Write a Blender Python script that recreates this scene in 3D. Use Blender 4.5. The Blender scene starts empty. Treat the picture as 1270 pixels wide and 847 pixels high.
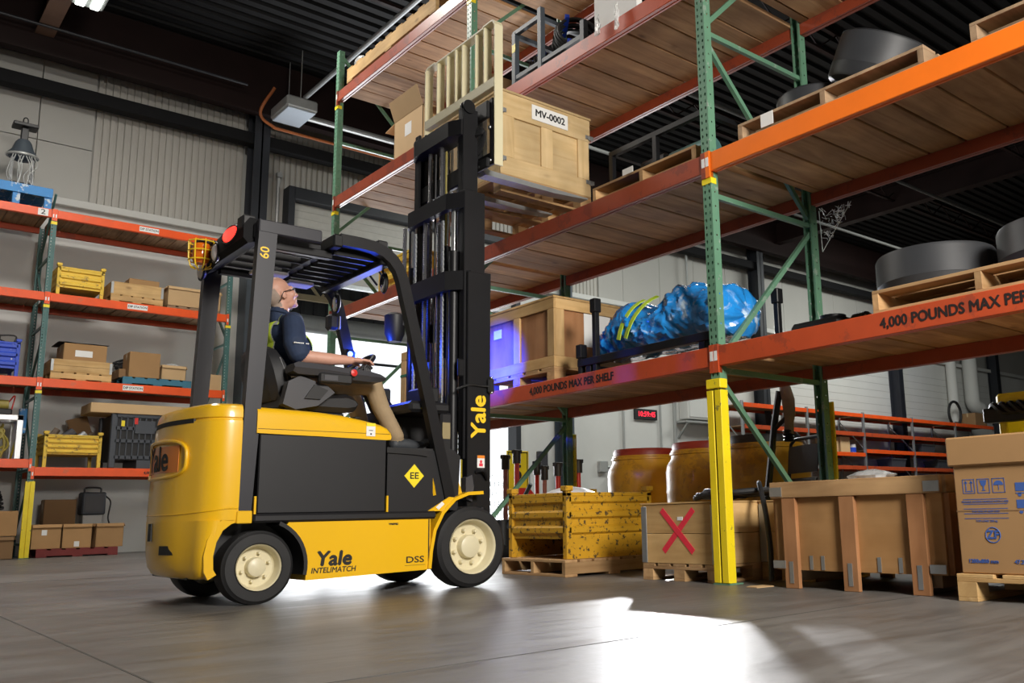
import bpy, bmesh, math, random
from mathutils import Vector, Matrix, Euler
random.seed(7)
SC = bpy.context.scene
COL = SC.collection
PI = math.pi
R = math.radians

# ---------------------------------------------------------------- camera
def make_camera():
    yaw, pitch, roll, f = R(48.50682), R(10.37731), R(-1.30676), 1108.7622
    F = Vector((math.cos(yaw)*math.cos(pitch), math.sin(yaw)*math.cos(pitch), math.sin(pitch)))
    R0 = Vector((math.sin(yaw), -math.cos(yaw), 0)); U0 = R0.cross(F)
    Rt = R0*math.cos(roll) + U0*math.sin(roll); Up = -R0*math.sin(roll) + U0*math.cos(roll)
    cd = bpy.data.cameras.new('camera'); co = bpy.data.objects.new('camera', cd); COL.objects.link(co)
    m = Matrix((Rt, Up, -F)).transposed().to_4x4(); m.translation = (-4.40721, -3.90513, 0.4592)
    co.matrix_world = m
    cd.sensor_fit = 'HORIZONTAL'; cd.sensor_width = 36.0; cd.lens = 36.0*f/1270.0
    cd.shift_x = -117.6316/1270.0; cd.shift_y = 10.3327/1270.0
    cd.clip_start = 0.05; cd.clip_end = 300
    SC.camera = co
make_camera()

# ---------------------------------------------------------------- world, lights, exposure
SC.view_settings.view_transform = 'Standard'; SC.view_settings.look = 'None'
SC.view_settings.gamma = 1.0; SC.view_settings.use_curve_mapping = False
SC.view_settings.exposure = 0.0
W = bpy.data.worlds.new('overcast_sky'); SC.world = W; W.use_nodes = True
W.node_tree.nodes['Background'].inputs[0].default_value = (0.93, 0.97, 1.0, 1)
W.node_tree.nodes['Background'].inputs[1].default_value = 1.4

def look(o, tgt):
    d = Vector(tgt) - o.location
    o.rotation_euler = d.to_track_quat('-Z', 'Y').to_euler()
def area(name, loc, tgt, sx, sy, power, col=(1, 1, 1), spread=180):
    l = bpy.data.lights.new(name, 'AREA'); l.shape = 'RECTANGLE'; l.size = sx; l.size_y = sy
    l.energy = power; l.color = col; l.spread = R(spread)
    o = bpy.data.objects.new(name, l); COL.objects.link(o); o.location = loc; look(o, tgt); return o
def spot(name, loc, tgt, power, ang, blend=.3, rad=.05, col=(1, 1, 1)):
    l = bpy.data.lights.new(name, 'SPOT'); l.energy = power; l.spot_size = R(ang); l.spot_blend = blend
    l.shadow_soft_size = rad; l.color = col
    o = bpy.data.objects.new(name, l); COL.objects.link(o); o.location = loc; look(o, tgt); return o

# daylight portal in the open dock door of the back wall
pt = area('dock_door_portal', (4.9, 13.45, 2.3), (4.9, 0, 2.3), 5.3, 4.6, 1.0); pt.data.cycles.is_portal = True
# daylight coming in low through the dock door
area('dock_door_daylight', (4.9, 13.6, 1.9), (1.5, 2.0, 4.2), 5.0, 3.4, 820, (.95, .97, 1))
# flood light standing by the back wall, shining through the rack
spot('flood_light_by_wall', (9.0, 9.45, 3.75), (-1.6, -1.2, 0.2), 5200, 62, .25, .16, (.96, .97, 1))
# high bay fixtures over the aisles, and one added key light
area('aisle_high_bay', (-1.6, -6.0, 7.6), (-1.2, -1.0, 1.0), 2.4, 1.6, 120, (1, .95, .88))
area('aisle_high_bay_far', (-2.4, 6.6, 8.2), (-2.0, 7.5, 0), 2.4, 1.2, 430, (1, .95, .88))
area('unseen_key_light', (-2.45, -6.6, 3.6), (-.9, .8, 1.4), 1.6, 1.4, 310, (1, .95, .88), 120)  # unseen key light added at camera right for forklift side and crate fronts
area('rear_aisle_high_bay', (9.0, 7.5, 8.2), (10.0, 9.5, 0), 5.0, 2.0, 480, (.97, 1, .95))
area('rear_aisle_high_bay_far', (20.0, 7.5, 8.2), (20.0, 10.0, 0), 6.0, 2.0, 600, (.97, 1, .95))

# ---------------------------------------------------------------- materials
MATS = {}
def mat(name, col, rough=.5, metal=0., var=.12, scale=6., bump=0., coat=0., spec=.5, emit=None, es=0., alpha=1., trans=0., stretch=None, rv=0.):
    if name in MATS: return MATS[name]
    m = bpy.data.materials.new(name); m.use_nodes = True
    nt = m.node_tree; N = nt.nodes; Lk = nt.links; b = N['Principled BSDF']
    b.inputs['Roughness'].default_value = rough; b.inputs['Metallic'].default_value = metal
    b.inputs['Specular IOR Level'].default_value = spec
    b.inputs['Coat Weight'].default_value = coat; b.inputs['Coat Roughness'].default_value = .08
    b.inputs['Alpha'].default_value = alpha; b.inputs['Transmission Weight'].default_value = trans
    if emit: b.inputs['Emission Color'].default_value = (*emit, 1); b.inputs['Emission Strength'].default_value = es
    tc = N.new('ShaderNodeTexCoord'); mp = N.new('ShaderNodeMapping'); nz = N.new('ShaderNodeTexNoise')
    Lk.new(tc.outputs['Object'], mp.inputs[0])
    if stretch: mp.inputs['Scale'].default_value = stretch
    oi = N.new('ShaderNodeObjectInfo'); ml = N.new('ShaderNodeMath'); ml.operation = 'MULTIPLY'; ml.inputs[1].default_value = 37.
    Lk.new(oi.outputs['Random'], ml.inputs[0]); cb = N.new('ShaderNodeCombineXYZ')
    for i in range(3): Lk.new(ml.outputs[0], cb.inputs[i])
    Lk.new(cb.outputs[0], mp.inputs['Location'])
    nz.inputs['Scale'].default_value = scale; nz.inputs['Detail'].default_value = 6; nz.inputs['Roughness'].default_value = .6
    Lk.new(mp.outputs[0], nz.inputs['Vector'])
    mx = N.new('ShaderNodeMix'); mx.data_type = 'RGBA'
    mx.inputs[6].default_value = (*[max(0, c*(1-var*1.6)) for c in col], 1)
    mx.inputs[7].default_value = (*[min(1, c*(1+var)) for c in col], 1)
    Lk.new(nz.outputs['Fac'], mx.inputs[0]); out = mx.outputs[2]
    if rv:
        hv = N.new('ShaderNodeHueSaturation'); mr = N.new('ShaderNodeMapRange')
        mr.inputs[3].default_value = 1-rv; mr.inputs[4].default_value = 1+rv*.6
        Lk.new(oi.outputs['Random'], mr.inputs[0]); Lk.new(mr.outputs[0], hv.inputs['Value']); Lk.new(out, hv.inputs['Color']); out = hv.outputs[0]
    Lk.new(out, b.inputs['Base Color'])
    if bump:
        bp = N.new('ShaderNodeBump'); bp.inputs['Strength'].default_value = bump; bp.inputs['Distance'].default_value = .02
        Lk.new(nz.outputs['Fac'], bp.inputs['Height']); Lk.new(bp.outputs[0], b.inputs['Normal'])
    MATS[name] = m; return m

def wood(name, c1, c2, axis='X', rough=.75, rv=.18, knots=.5, sc=1.):
    """sawn wood: grain stretched along one axis, dark knots, tone differing from board to board"""
    if name in MATS: return MATS[name]
    m = bpy.data.materials.new(name); m.use_nodes = True
    nt = m.node_tree; N = nt.nodes; Lk = nt.links; b = N['Principled BSDF']
    b.inputs['Roughness'].default_value = rough; b.inputs['Specular IOR Level'].default_value = .25
    tc = N.new('ShaderNodeTexCoord'); oi = N.new('ShaderNodeObjectInfo')
    ml = N.new('ShaderNodeMath'); ml.operation = 'MULTIPLY'; ml.inputs[1].default_value = 53.
    Lk.new(oi.outputs['Random'], ml.inputs[0]); cb = N.new('ShaderNodeCombineXYZ')
    for i in range(3): Lk.new(ml.outputs[0], cb.inputs[i])
    ad = N.new('ShaderNodeVectorMath'); ad.operation = 'ADD'
    Lk.new(tc.outputs['Object'], ad.inputs[0]); Lk.new(cb.outputs[0], ad.inputs[1])
    mp = N.new('ShaderNodeMapping'); s = [5*sc, 5*sc, 5*sc]; s['XYZ'.index(axis)] = .55*sc; mp.inputs['Scale'].default_value = s
    Lk.new(ad.outputs[0], mp.inputs[0])
    n1 = N.new('ShaderNodeTexNoise'); n1.inputs['Scale'].default_value = 2.2; n1.inputs['Detail'].default_value = 7; n1.inputs['Distortion'].default_value = 1.2
    Lk.new(mp.outputs[0], n1.inputs['Vector'])
    r1 = N.new('ShaderNodeValToRGB'); r1.color_ramp.elements[0].position = .25; r1.color_ramp.elements[1].position = .72
    r1.color_ramp.elements[0].color = (*c1, 1); r1.color_ramp.elements[1].color = (*c2, 1)
    Lk.new(n1.outputs['Fac'], r1.inputs[0])
    n2 = N.new('ShaderNodeTexVoronoi'); n2.inputs['Scale'].default_value = 3.2*sc; mp2 = N.new('ShaderNodeMapping')
    s2 = [1.4, 1.4, 1.4]; s2['XYZ'.index(axis)] = .7; mp2.inputs['Scale'].default_value = s2
    Lk.new(ad.outputs[0], mp2.inputs[0]); Lk.new(mp2.outputs[0], n2.inputs['Vector'])
    r2 = N.new('ShaderNodeValToRGB'); r2.color_ramp.elements[0].position = .03; r2.color_ramp.elements[1].position = .13
    r2.color_ramp.elements[0].color = (1-knots, 1-knots*1.1 if knots < .9 else 0, 1-knots*1.1 if knots < .9 else 0, 1); r2.color_ramp.elements[1].color = (1, 1, 1, 1)
    Lk.new(n2.outputs['Distance'], r2.inputs[0])
    n3 = N.new('ShaderNodeTexNoise'); n3.inputs['Scale'].default_value = 2.1; n3.inputs['Detail'].default_value = 4; Lk.new(ad.outputs[0], n3.inputs['Vector'])
    r3 = N.new('ShaderNodeMapRange'); r3.inputs[1].default_value = .35; r3.inputs[2].default_value = .7; r3.inputs[3].default_value = .72; r3.inputs[4].default_value = 1.1
    Lk.new(n3.outputs['Fac'], r3.inputs[0])
    mx = N.new('ShaderNodeMix'); mx.data_type = 'RGBA'; mx.blend_type = 'MULTIPLY'; mx.inputs[0].default_value = 1
    Lk.new(r1.outputs[0], mx.inputs[6]); Lk.new(r2.outputs[0], mx.inputs[7])
    hv = N.new('ShaderNodeHueSaturation'); Lk.new(mx.outputs[2], hv.inputs['Color'])
    mr = N.new('ShaderNodeMapRange'); mr.inputs[3].default_value = 1-rv; mr.inputs[4].default_value = 1+rv*.7; Lk.new(oi.outputs['Random'], mr.inputs[0])
    mm = N.new('ShaderNodeMath'); mm.operation = 'MULTIPLY'; Lk.new(mr.outputs[0], mm.inputs[0]); Lk.new(r3.outputs[0], mm.inputs[1])
    Lk.new(mm.outputs[0], hv.inputs['Value']); Lk.new(hv.outputs[0], b.inputs['Base Color'])
    bp = N.new('ShaderNodeBump'); bp.inputs['Strength'].default_value = .25; bp.inputs['Distance'].default_value = .01
    Lk.new(n1.outputs['Fac'], bp.inputs['Height']); Lk.new(bp.outputs[0], b.inputs['Normal'])
    MATS[name] = m; return m

def worn(name, col, chip, amount=.5, rough=.45, scale=9., coat=0.):
    """painted steel with chipped and dirty patches"""
    if name in MATS: return MATS[name]
    m = mat(name, col, rough, 0, .15, 5, coat=coat); nt = m.node_tree; N = nt.nodes; Lk = nt.links; b = N['Principled BSDF']
    src = b.inputs['Base Color'].links[0].from_socket
    tc = N.new('ShaderNodeTexCoord'); n = N.new('ShaderNodeTexNoise'); n.inputs['Scale'].default_value = scale; n.inputs['Detail'].default_value = 8; n.inputs['Roughness'].default_value = .72
    Lk.new(tc.outputs['Object'], n.inputs['Vector'])
    r = N.new('ShaderNodeValToRGB'); r.color_ramp.elements[0].position = .62-amount*.2; r.color_ramp.elements[1].position = .65-amount*.2
    Lk.new(n.outputs['Fac'], r.inputs[0])
    mx = N.new('ShaderNodeMix'); mx.data_type = 'RGBA'; Lk.new(r.outputs[0], mx.inputs[0]); Lk.new(src, mx.inputs[6]); mx.inputs[7].default_value = (*chip, 1)
    Lk.new(mx.outputs[2], b.inputs['Base Color']); return m

M = dict(
 green=worn('rack_green_paint', (.125, .27, .175), (.25, .33, .27), .1, .42),
 green_d=mat('rack_teal_paint', (.07, .17, .16), .45, 0, .2),
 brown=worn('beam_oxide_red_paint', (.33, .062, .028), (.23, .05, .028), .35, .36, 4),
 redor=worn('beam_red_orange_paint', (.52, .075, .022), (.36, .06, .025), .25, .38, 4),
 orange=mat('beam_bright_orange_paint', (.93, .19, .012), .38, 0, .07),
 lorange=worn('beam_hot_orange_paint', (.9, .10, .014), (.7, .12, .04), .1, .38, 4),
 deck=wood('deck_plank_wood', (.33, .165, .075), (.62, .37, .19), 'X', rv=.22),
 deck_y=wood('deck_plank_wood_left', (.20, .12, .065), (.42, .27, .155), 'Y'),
 pallet=wood('pallet_wood', (.40, .23, .10), (.58, .37, .18), 'X', rv=.22),
 pallet_y=wood('pallet_wood_across', (.36, .20, .09), (.54, .34, .165), 'Y', rv=.22),
 pallet_d=wood('old_pallet_wood', (.26, .17, .10), (.48, .33, .20), 'X', rv=.22),
 crate=wood('pine_board', (.54, .33, .13), (.70, .47, .22), 'X', rv=.12, knots=.4),
 crate_y=wood('pine_board_across', (.50, .29, .11), (.66, .43, .19), 'Y', rv=.12, knots=.4),
 crate_z=wood('pine_board_upright', (.52, .32, .13), (.69, .46, .22), 'Z', rv=.12, knots=.4),
 pale=wood('pale_pine_board', (.62, .43, .20), (.78, .58, .32), 'X', rv=.08, knots=.3),
 pale_z=wood('pale_pine_board_upright', (.62, .43, .20), (.78, .58, .32), 'Z', rv=.08, knots=.3),
 ply=wood('plywood_sheet', (.44, .225, .082), (.56, .32, .135), 'Y', rv=.06, knots=.25, sc=.5),
 ply_r=wood('reddish_plywood', (.36, .16, .065), (.48, .24, .11), 'Z', rv=.06, knots=.2, sc=.6),
 card=mat('cardboard', (.42, .24, .10), .85, 0, .10, 3, rv=.16),
 card_d=mat('dark_cardboard', (.27, .155, .07), .85, 0, .12, 3, rv=.12),
 card_l=mat('light_cardboard', (.58, .39, .20), .85, 0, .08, 3, rv=.1),
 yellow=mat('forklift_yellow_paint', (.86, .49, .010), .30, 0, .03, 2, coat=.55),
 black=mat('black_painted_steel', (.008, .008, .0095), .42, 0, .3, 4, spec=.35),
 black_s=mat('satin_black_panel', (.009, .009, .011), .5, 0, .2, 3),
 grey_bl=mat('charcoal_guard_paint', (.024, .024, .031), .40, 0, .12, 3),
 plastic=mat('black_plastic', (.011, .011, .012), .5, 0, .2, 8),
 rubber=mat('black_rubber', (.014, .014, .015), .62, 0, .25, 9, bump=.05),
 drum=mat('rubber_drum', (.030, .032, .036), .5, 0, .3, 4, bump=.04),
 cream=mat('cream_wheel_paint', (.72, .65, .44), .38, 0, .06, 5),
 lbr=mat('ivory_backrest_paint', (.70, .64, .43), .45, 0, .06, 3),
 steel=mat('bare_steel', (.55, .56, .58), .32, 1., .15, 6),
 galv=mat('galvanised_steel', (.45, .47, .48), .45, .8, .18, 10),
 chrome=mat('polished_rod', (.75, .76, .78), .14, 1., .05, 4),
 white=mat('white_sticker', (.82, .82, .80), .6, 0, .04, 4),
 paper=mat('paper_sheet', (.80, .80, .78), .8, 0, .05, 4),
 ink=mat('black_ink', (.010, .010, .010), .6, 0, .1),
 stencil=mat('black_stencil_paint', (.022, .012, .010), .6, 0, .3, 30),
 inky=mat('yellow_lettering', (.95, .60, .02), .45, 0, .03),
 tape=mat('yellow_tape', (.90, .72, .02), .45, 0, .05),
 guard=worn('yellow_post_guard', (.92, .68, .015), (.30, .24, .05), .03, .42, 14),
 ybin=worn('yellow_bin_paint', (.60, .32, .016), (.07, .045, .02), .30, .5, 22),
 ybin2=worn('yellow_bin_paint_clean', (.80, .53, .05), (.35, .22, .05), .2, .5, 10),
 ydrum=worn('yellow_drum_paint', (.56, .29, .014), (.40, .20, .02), .25, .40, 4, coat=.15),
 reddr=mat('red_drum_lid', (.30, .03, .015), .45, 0, .2),
 blue_b=worn('blue_bin_paint', (.02, .07, .55), (.5, .55, .6), .1, .42),
 blue_p=worn('blue_pallet_paint', (.05, .26, .62), (.55, .62, .66), .35, .6, 6),
 teal_p=mat('teal_pallet_paint', (.04, .18, .27), .6, 0, .2),
 red_p=mat('red_pallet_paint', (.20, .025, .022), .6, 0, .25),
 red=mat('red_plastic', (.65, .03, .025), .35, 0, .1),
 redpost=mat('red_post_paint', (.45, .02, .012), .4, 0, .15),
 bluebag=mat('blue_plastic_wrap', (.02, .28, .88), .12, 0, .35, 9, bump=.5, coat=.8),
 strap=mat('hi_vis_strap', (.55, .75, .06), .5, 0, .1),
 clear=mat('clear_plastic_wrap', (.75, .77, .78), .2, 0, .3, 20, bump=.4, alpha=.55),
 wall=mat('white_wall_paint', (.60, .60, .575), .7, 0, .06, 1.2),
 wallp=mat('insulated_wall_panel', (.43, .42, .39), .62, 0, .06, 1.0),
 corr=mat('ribbed_metal_siding', (.46, .44, .40), .5, 0, .08, 1.0),
 ceil=mat('black_roof_deck', (.006, .006, .0065), .6, 0, .3, 2, spec=.25),
 girder=mat('dark_red_girder', (.018, .008, .007), .6, 0, .3, 2, spec=.25),
 girder_l=mat('primer_brown_beam', (.17, .095, .062), .6, 0, .25, 3),
 darkcol=mat('dark_column_paint', (.018, .020, .026), .5, 0, .2, 3),
 greycol=mat('blue_grey_column_paint', (.060, .075, .092), .5, 0, .15, 3),
 pipe=mat('grey_pipe', (.42, .43, .42), .4, .3, .1),
 pipe_o=mat('orange_gas_pipe', (.42, .12, .03), .5, 0, .2),
 skin=mat('skin', (.62, .33, .24), .5, 0, .07, 14),
 navy=mat('navy_cloth', (.022, .038, .085), .8, 0, .25, 18, bump=.1),
 khaki=mat('khaki_cloth', (.36, .26, .15), .85, 0, .15, 12, bump=.15),
 hivis=mat('hi_vis_cloth', (.62, .80, .05), .7, 0, .08),
 reflect=mat('grey_reflective_tape', (.45, .47, .45), .4, .2, .08),
 shoe=mat('dark_grey_shoe', (.04, .045, .052), .6, 0, .25, 20),
 hair=mat('short_grey_hair', (.35, .27, .22), .8, 0, .2, 40),
 glass=mat('glass_lens', (.85, .88, .9), .05, 0, .02, 3, alpha=.25),
 mirror=mat('mirror_glass', (.7, .7, .7), .06, 1., .02),
 matte=mat('matte_black_moulding', (.010, .010, .011), .8, 0, .2, 8, spec=.2),
 pipe_d=mat('dull_grey_pipe', (.10, .10, .095), .6, 0, .15),
 rust=mat('rusty_brown_steel', (.22, .165, .12), .7, .2, .4, 8),
 seatv=mat('black_vinyl', (.018, .018, .020), .42, 0, .2, 9),
 greyp=mat('grey_armrest_plastic', (.055, .055, .062), .45, 0, .1, 6),
 darkbin=mat('dark_grey_plastic_bin', (.055, .062, .075), .5, 0, .15),
 alu=mat('aluminium_profile', (.70, .71, .72), .35, .6, .08),
 orhose=mat('olive_hose', (.30, .24, .04), .5, 0, .2),
)
def blue_film():
    m = M['bluebag']; nt = m.node_tree; N = nt.nodes; Lk = nt.links; b = N['Principled BSDF']
    src = b.inputs['Base Color'].links[0].from_socket; tc = N.new('ShaderNodeTexCoord'); n = N.new('ShaderNodeTexNoise')
    n.inputs['Scale'].default_value = 5.5; n.inputs['Detail'].default_value = 5; n.inputs['Distortion'].default_value = 1.5; Lk.new(tc.outputs['Object'], n.inputs['Vector'])
    r = N.new('ShaderNodeValToRGB'); r.color_ramp.elements[0].position = .57; r.color_ramp.elements[1].position = .72; Lk.new(n.outputs['Fac'], r.inputs[0])
    mx = N.new('ShaderNodeMix'); mx.data_type = 'RGBA'; Lk.new(r.outputs[0], mx.inputs[0]); Lk.new(src, mx.inputs[6]); mx.inputs[7].default_value = (.62, .76, .88, 1)  # pale patches: white highlights painted into the thin film's colour
    Lk.new(mx.outputs[2], b.inputs['Base Color'])
blue_film()
M['ink_red'] = mat('red_spray_paint', (.80, .03, .06), .7, 0, .12, 20)
M['ink_blue'] = mat('blue_print', (.05, .12, .40), .7, 0, .1)
M['txt_red'] = mat('red_print', (.55, .08, .04), .7, 0, .1)
M['lamp_red'] = mat('red_tail_light', (.8, .02, .02), .2, 0, .05, emit=(1, .03, .02), es=3.)
M['lamp_w'] = mat('white_lamp_lens', (.75, .72, .70), .15, 0, .08)
M['lamp_a'] = mat('amber_beacon_lens', (.75, .16, .01), .15, 0, .1, coat=.5)
M['cage'] = mat('yellow_wire', (.90, .62, .02), .4, 0, .05)
M['lamp_b'] = mat('blue_spot_lens', (.05, .1, .9), .2, 0, .02, emit=(.08, .18, 1), es=14.)
M['tube'] = mat('lit_fixture_tube', (1, 1, 1), .4, 0, 0, emit=(.9, 1, .93), es=9.)
M['led'] = mat('red_led_digit', (.9, .02, .03), .4, 0, 0, emit=(1, .02, .05), es=2.2)
M['lit_panel'] = mat('frosted_fixture_panel', (.55, .62, .70), .35, 0, .04)

def floor_material():
    m = bpy.data.materials.new('sealed_concrete'); m.use_nodes = True
    nt = m.node_tree; N = nt.nodes; Lk = nt.links; b = N['Principled BSDF']
    tc = N.new('ShaderNodeTexCoord')
    n1 = N.new('ShaderNodeTexNoise'); n1.inputs['Scale'].default_value = .55; n1.inputs['Detail'].default_value = 8; n1.inputs['Roughness'].default_value = .62; n1.inputs['Distortion'].default_value = .8
    Lk.new(tc.outputs['Object'], n1.inputs['Vector'])
    mp = N.new('ShaderNodeMapping'); mp.inputs['Scale'].default_value = (.5, 3.2, 1); mp.inputs['Rotation'].default_value = (0, 0, R(28)); Lk.new(tc.outputs['Object'], mp.inputs[0])
    n2 = N.new('ShaderNodeTexNoise'); n2.inputs['Scale'].default_value = 1.5; n2.inputs['Detail'].default_value = 9; n2.inputs['Roughness'].default_value = .7; n2.inputs['Distortion'].default_value = 1.6
    Lk.new(mp.outputs[0], n2.inputs['Vector'])
    ad = N.new('ShaderNodeMath'); ad.operation = 'ADD'; Lk.new(n1.outputs['Fac'], ad.inputs[0]); Lk.new(n2.outputs['Fac'], ad.inputs[1])
    r = N.new('ShaderNodeValToRGB'); r.color_ramp.elements[0].position = .38; r.color_ramp.elements[1].position = .66
    hf = N.new('ShaderNodeMath'); hf.operation = 'MULTIPLY'; hf.inputs[1].default_value = .5; Lk.new(ad.outputs[0], hf.inputs[0]); Lk.new(hf.outputs[0], r.inputs[0])
    r.color_ramp.elements[0].color = (.085, .079, .073, 1); r.color_ramp.elements[1].color = (.185, .174, .162, 1)
    Lk.new(r.outputs[0], b.inputs['Base Color'])
    rr = N.new('ShaderNodeMapRange'); rr.inputs[1].default_value = .3; rr.inputs[2].default_value = .7; rr.inputs[3].default_value = .32; rr.inputs[4].default_value = .55
    Lk.new(n2.outputs['Fac'], rr.inputs[0]); Lk.new(rr.outputs[0], b.inputs['Roughness'])
    n3 = N.new('ShaderNodeTexNoise'); n3.inputs['Scale'].default_value = 26; n3.inputs['Detail'].default_value = 4; Lk.new(tc.outputs['Object'], n3.inputs['Vector'])
    bp = N.new('ShaderNodeBump'); bp.inputs['Strength'].default_value = .06; bp.inputs['Distance'].default_value = .01
    Lk.new(n3.outputs['Fac'], bp.inputs['Height']); Lk.new(bp.outputs[0], b.inputs['Normal'])
    b.inputs['Specular IOR Level'].default_value = .32
    return m
M['floor'] = floor_material()

# ---------------------------------------------------------------- mesh helpers
class MB:
    def __init__(s): s.v = []; s.f = []
    def add(s, vs, fs, mx=None):
        o = len(s.v)
        s.v += [tuple(mx @ Vector(p)) for p in vs] if mx is not None else [tuple(p) for p in vs]
        s.f += [tuple(i+o for i in f) for f in fs]; return s
    def box(s, x0, x1, y0, y1, z0, z1, b=0., mx=None):
        if x1 < x0: x0, x1 = x1, x0
        if y1 < y0: y0, y1 = y1, y0
        if z1 < z0: z0, z1 = z1, z0
        b = min(b, (x1-x0)*.49, (y1-y0)*.49, (z1-z0)*.49)
        if b <= 0:
            vs = [(x, y, z) for x in (x0, x1) for y in (y0, y1) for z in (z0, z1)]
            return s.add(vs, [(0, 1, 3, 2), (4, 6, 7, 5), (0, 4, 5, 1), (2, 3, 7, 6), (0, 2, 6, 4), (1, 5, 7, 3)], mx)
        vs = []; idx = {}
        X = (x0, x1); Y = (y0, y1); Z = (z0, z1); sg = (1, -1)
        for i in (0, 1):
            for j in (0, 1):
                for k in (0, 1):
                    for a in range(3):
                        p = [X[i]+sg[i]*b, Y[j]+sg[j]*b, Z[k]+sg[k]*b]
                        p[a] = (X[i], Y[j], Z[k])[a]
                        idx[i, j, k, a] = len(vs); vs.append(p)
        fs = []
        q = [(0, 0), (1, 0), (1, 1), (0, 1)]
        for e in (0, 1):
            o = 1 if e else -1
            fx = [idx[e, j, k, 0] for j, k in q]; fy = [idx[i, e, k, 1] for i, k in q]; fz = [idx[i, j, e, 2] for i, j in q]
            fs += [fx if e else fx[::-1], fy[::-1] if e else fy, fz if e else fz[::-1]]
        for j in (0, 1):
            for k in (0, 1): fs.append([idx[0, j, k, 1], idx[1, j, k, 1], idx[1, j, k, 2], idx[0, j, k, 2]])
        for i in (0, 1):
            for k in (0, 1): fs.append([idx[i, 0, k, 0], idx[i, 1, k, 0], idx[i, 1, k, 2], idx[i, 0, k, 2]])
        for i in (0, 1):
            for j in (0, 1): fs.append([idx[i, j, 0, 0], idx[i, j, 1, 0], idx[i, j, 1, 1], idx[i, j, 0, 1]])
        for i in (0, 1):
            for j in (0, 1):
                for k in (0, 1): fs.append([idx[i, j, k, 0], idx[i, j, k, 1], idx[i, j, k, 2]])
        return s.add(vs, fs, mx)
    def cyl(s, p0, p1, r, n=14, r2=None, cap=True):
        p0 = Vector(p0); p1 = Vector(p1); d = (p1-p0).normalized(); r2 = r if r2 is None else r2
        u = d.orthogonal().normalized(); w = d.cross(u); vs = []
        for p, rr in ((p0, r), (p1, r2)):
            for i in range(n):
                a = 2*PI*i/n; vs.append(p+u*math.cos(a)*rr+w*math.sin(a)*rr)
        fs = [(i, (i+1) % n, n+(i+1) % n, n+i) for i in range(n)]
        if cap: fs += [tuple(range(n-1, -1, -1)), tuple(range(n, 2*n))]
        return s.add(vs, fs)
    def bar(s, p0, p1, w, h, up=(0, 0, 1), b=0.):
        """rectangular bar between two points; w across, h along up"""
        p0 = Vector(p0); p1 = Vector(p1); d = p1-p0; L = d.length; d.normalize(); up = Vector(up)
        sd = d.cross(up).normalized(); u2 = sd.cross(d).normalized()
        m = Matrix((d, sd, u2)).transposed().to_4x4(); m.translation = p0
        return s.box(0, L, -w/2, w/2, -h/2, h/2, b, m)
    def tube(s, pts, r, n=8, cap=True, rect=None, up=None, closed=False):
        """round (or rectangular: rect=(w,h)) tube along a path"""
        P = [Vector(p) for p in pts]; k = len(P); vs = []; prev = None
        m = 4 if rect else n
        for i in range(k):
            if closed: t = (P[(i+1) % k]-P[i-1])
            else: t = P[min(i+1, k-1)]-P[max(i-1, 0)]
            t.normalize()
            if up is not None: u = Vector(up)-t*Vector(up).dot(t); u.normalize()
            else:
                u = t.orthogonal() if prev is None else prev-t*prev.dot(t); u.normalize()
            prev = u; w = t.cross(u)
            rr = r[i] if isinstance(r, (list, tuple)) else r
            if rect:
                a, b = rect[0]/2, rect[1]/2
                vs += [P[i]+w*x+u*y for x, y in ((-a, -b), (a, -b), (a, b), (-a, b))]
            else: vs += [P[i]+u*math.cos(2*PI*j/n)*rr+w*math.sin(2*PI*j/n)*rr for j in range(n)]
        fs = []
        for i in range(k if closed else k-1):
            a = i*m; b = ((i+1) % k)*m
            fs += [(a+j, a+(j+1) % m, b+(j+1) % m, b+j) for j in range(m)]
        if cap and not closed: fs += [tuple(range(m-1, -1, -1)), tuple(range((k-1)*m, k*m))]
        return s.add(vs, fs)
    def lathe(s, prof, n=32, mx=None, cap=True):
        """profile [(radius, height)] turned round local z"""
        vs = []; k = len(prof)
        for r, h in prof: vs += [(r*math.cos(2*PI*i/n), r*math.sin(2*PI*i/n), h) for i in range(n)]
        fs = []
        for j in range(k-1): fs += [(j*n+i, j*n+(i+1) % n, (j+1)*n+(i+1) % n, (j+1)*n+i) for i in range(n)]
        if cap: fs += [tuple(range(n-1, -1, -1)), tuple(range((k-1)*n, k*n))]
        return s.add(vs, fs, mx)
    def prism(s, poly, axis, a0, a1, mx=None):
        """polygon in the plane across axis, extruded from a0 to a1. axis y: poly (x,z); x: (y,z); z: (x,y)"""
        n = len(poly)
        f = {'y': lambda p, a: (p[0], a, p[1]), 'x': lambda p, a: (a, p[0], p[1]), 'z': lambda p, a: (p[0], p[1], a)}[axis]
        vs = [f(p, a0) for p in poly]+[f(p, a1) for p in poly]
        return s.add(vs, [tuple(range(n-1, -1, -1)), tuple(range(n, 2*n))]+[(i, (i+1) % n, n+(i+1) % n, n+i) for i in range(n)], mx)
    def rings(s, rings, cap=True):
        n = len(rings[0]); vs = [p for r in rings for p in r]; fs = []
        for j in range(len(rings)-1): fs += [(j*n+i, j*n+(i+1) % n, (j+1)*n+(i+1) % n, (j+1)*n+i) for i in range(n)]
        if cap: fs += [tuple(range(n-1, -1, -1)), tuple(range((len(rings)-1)*n, len(rings)*n))]
        return s.add(vs, fs)
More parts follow.
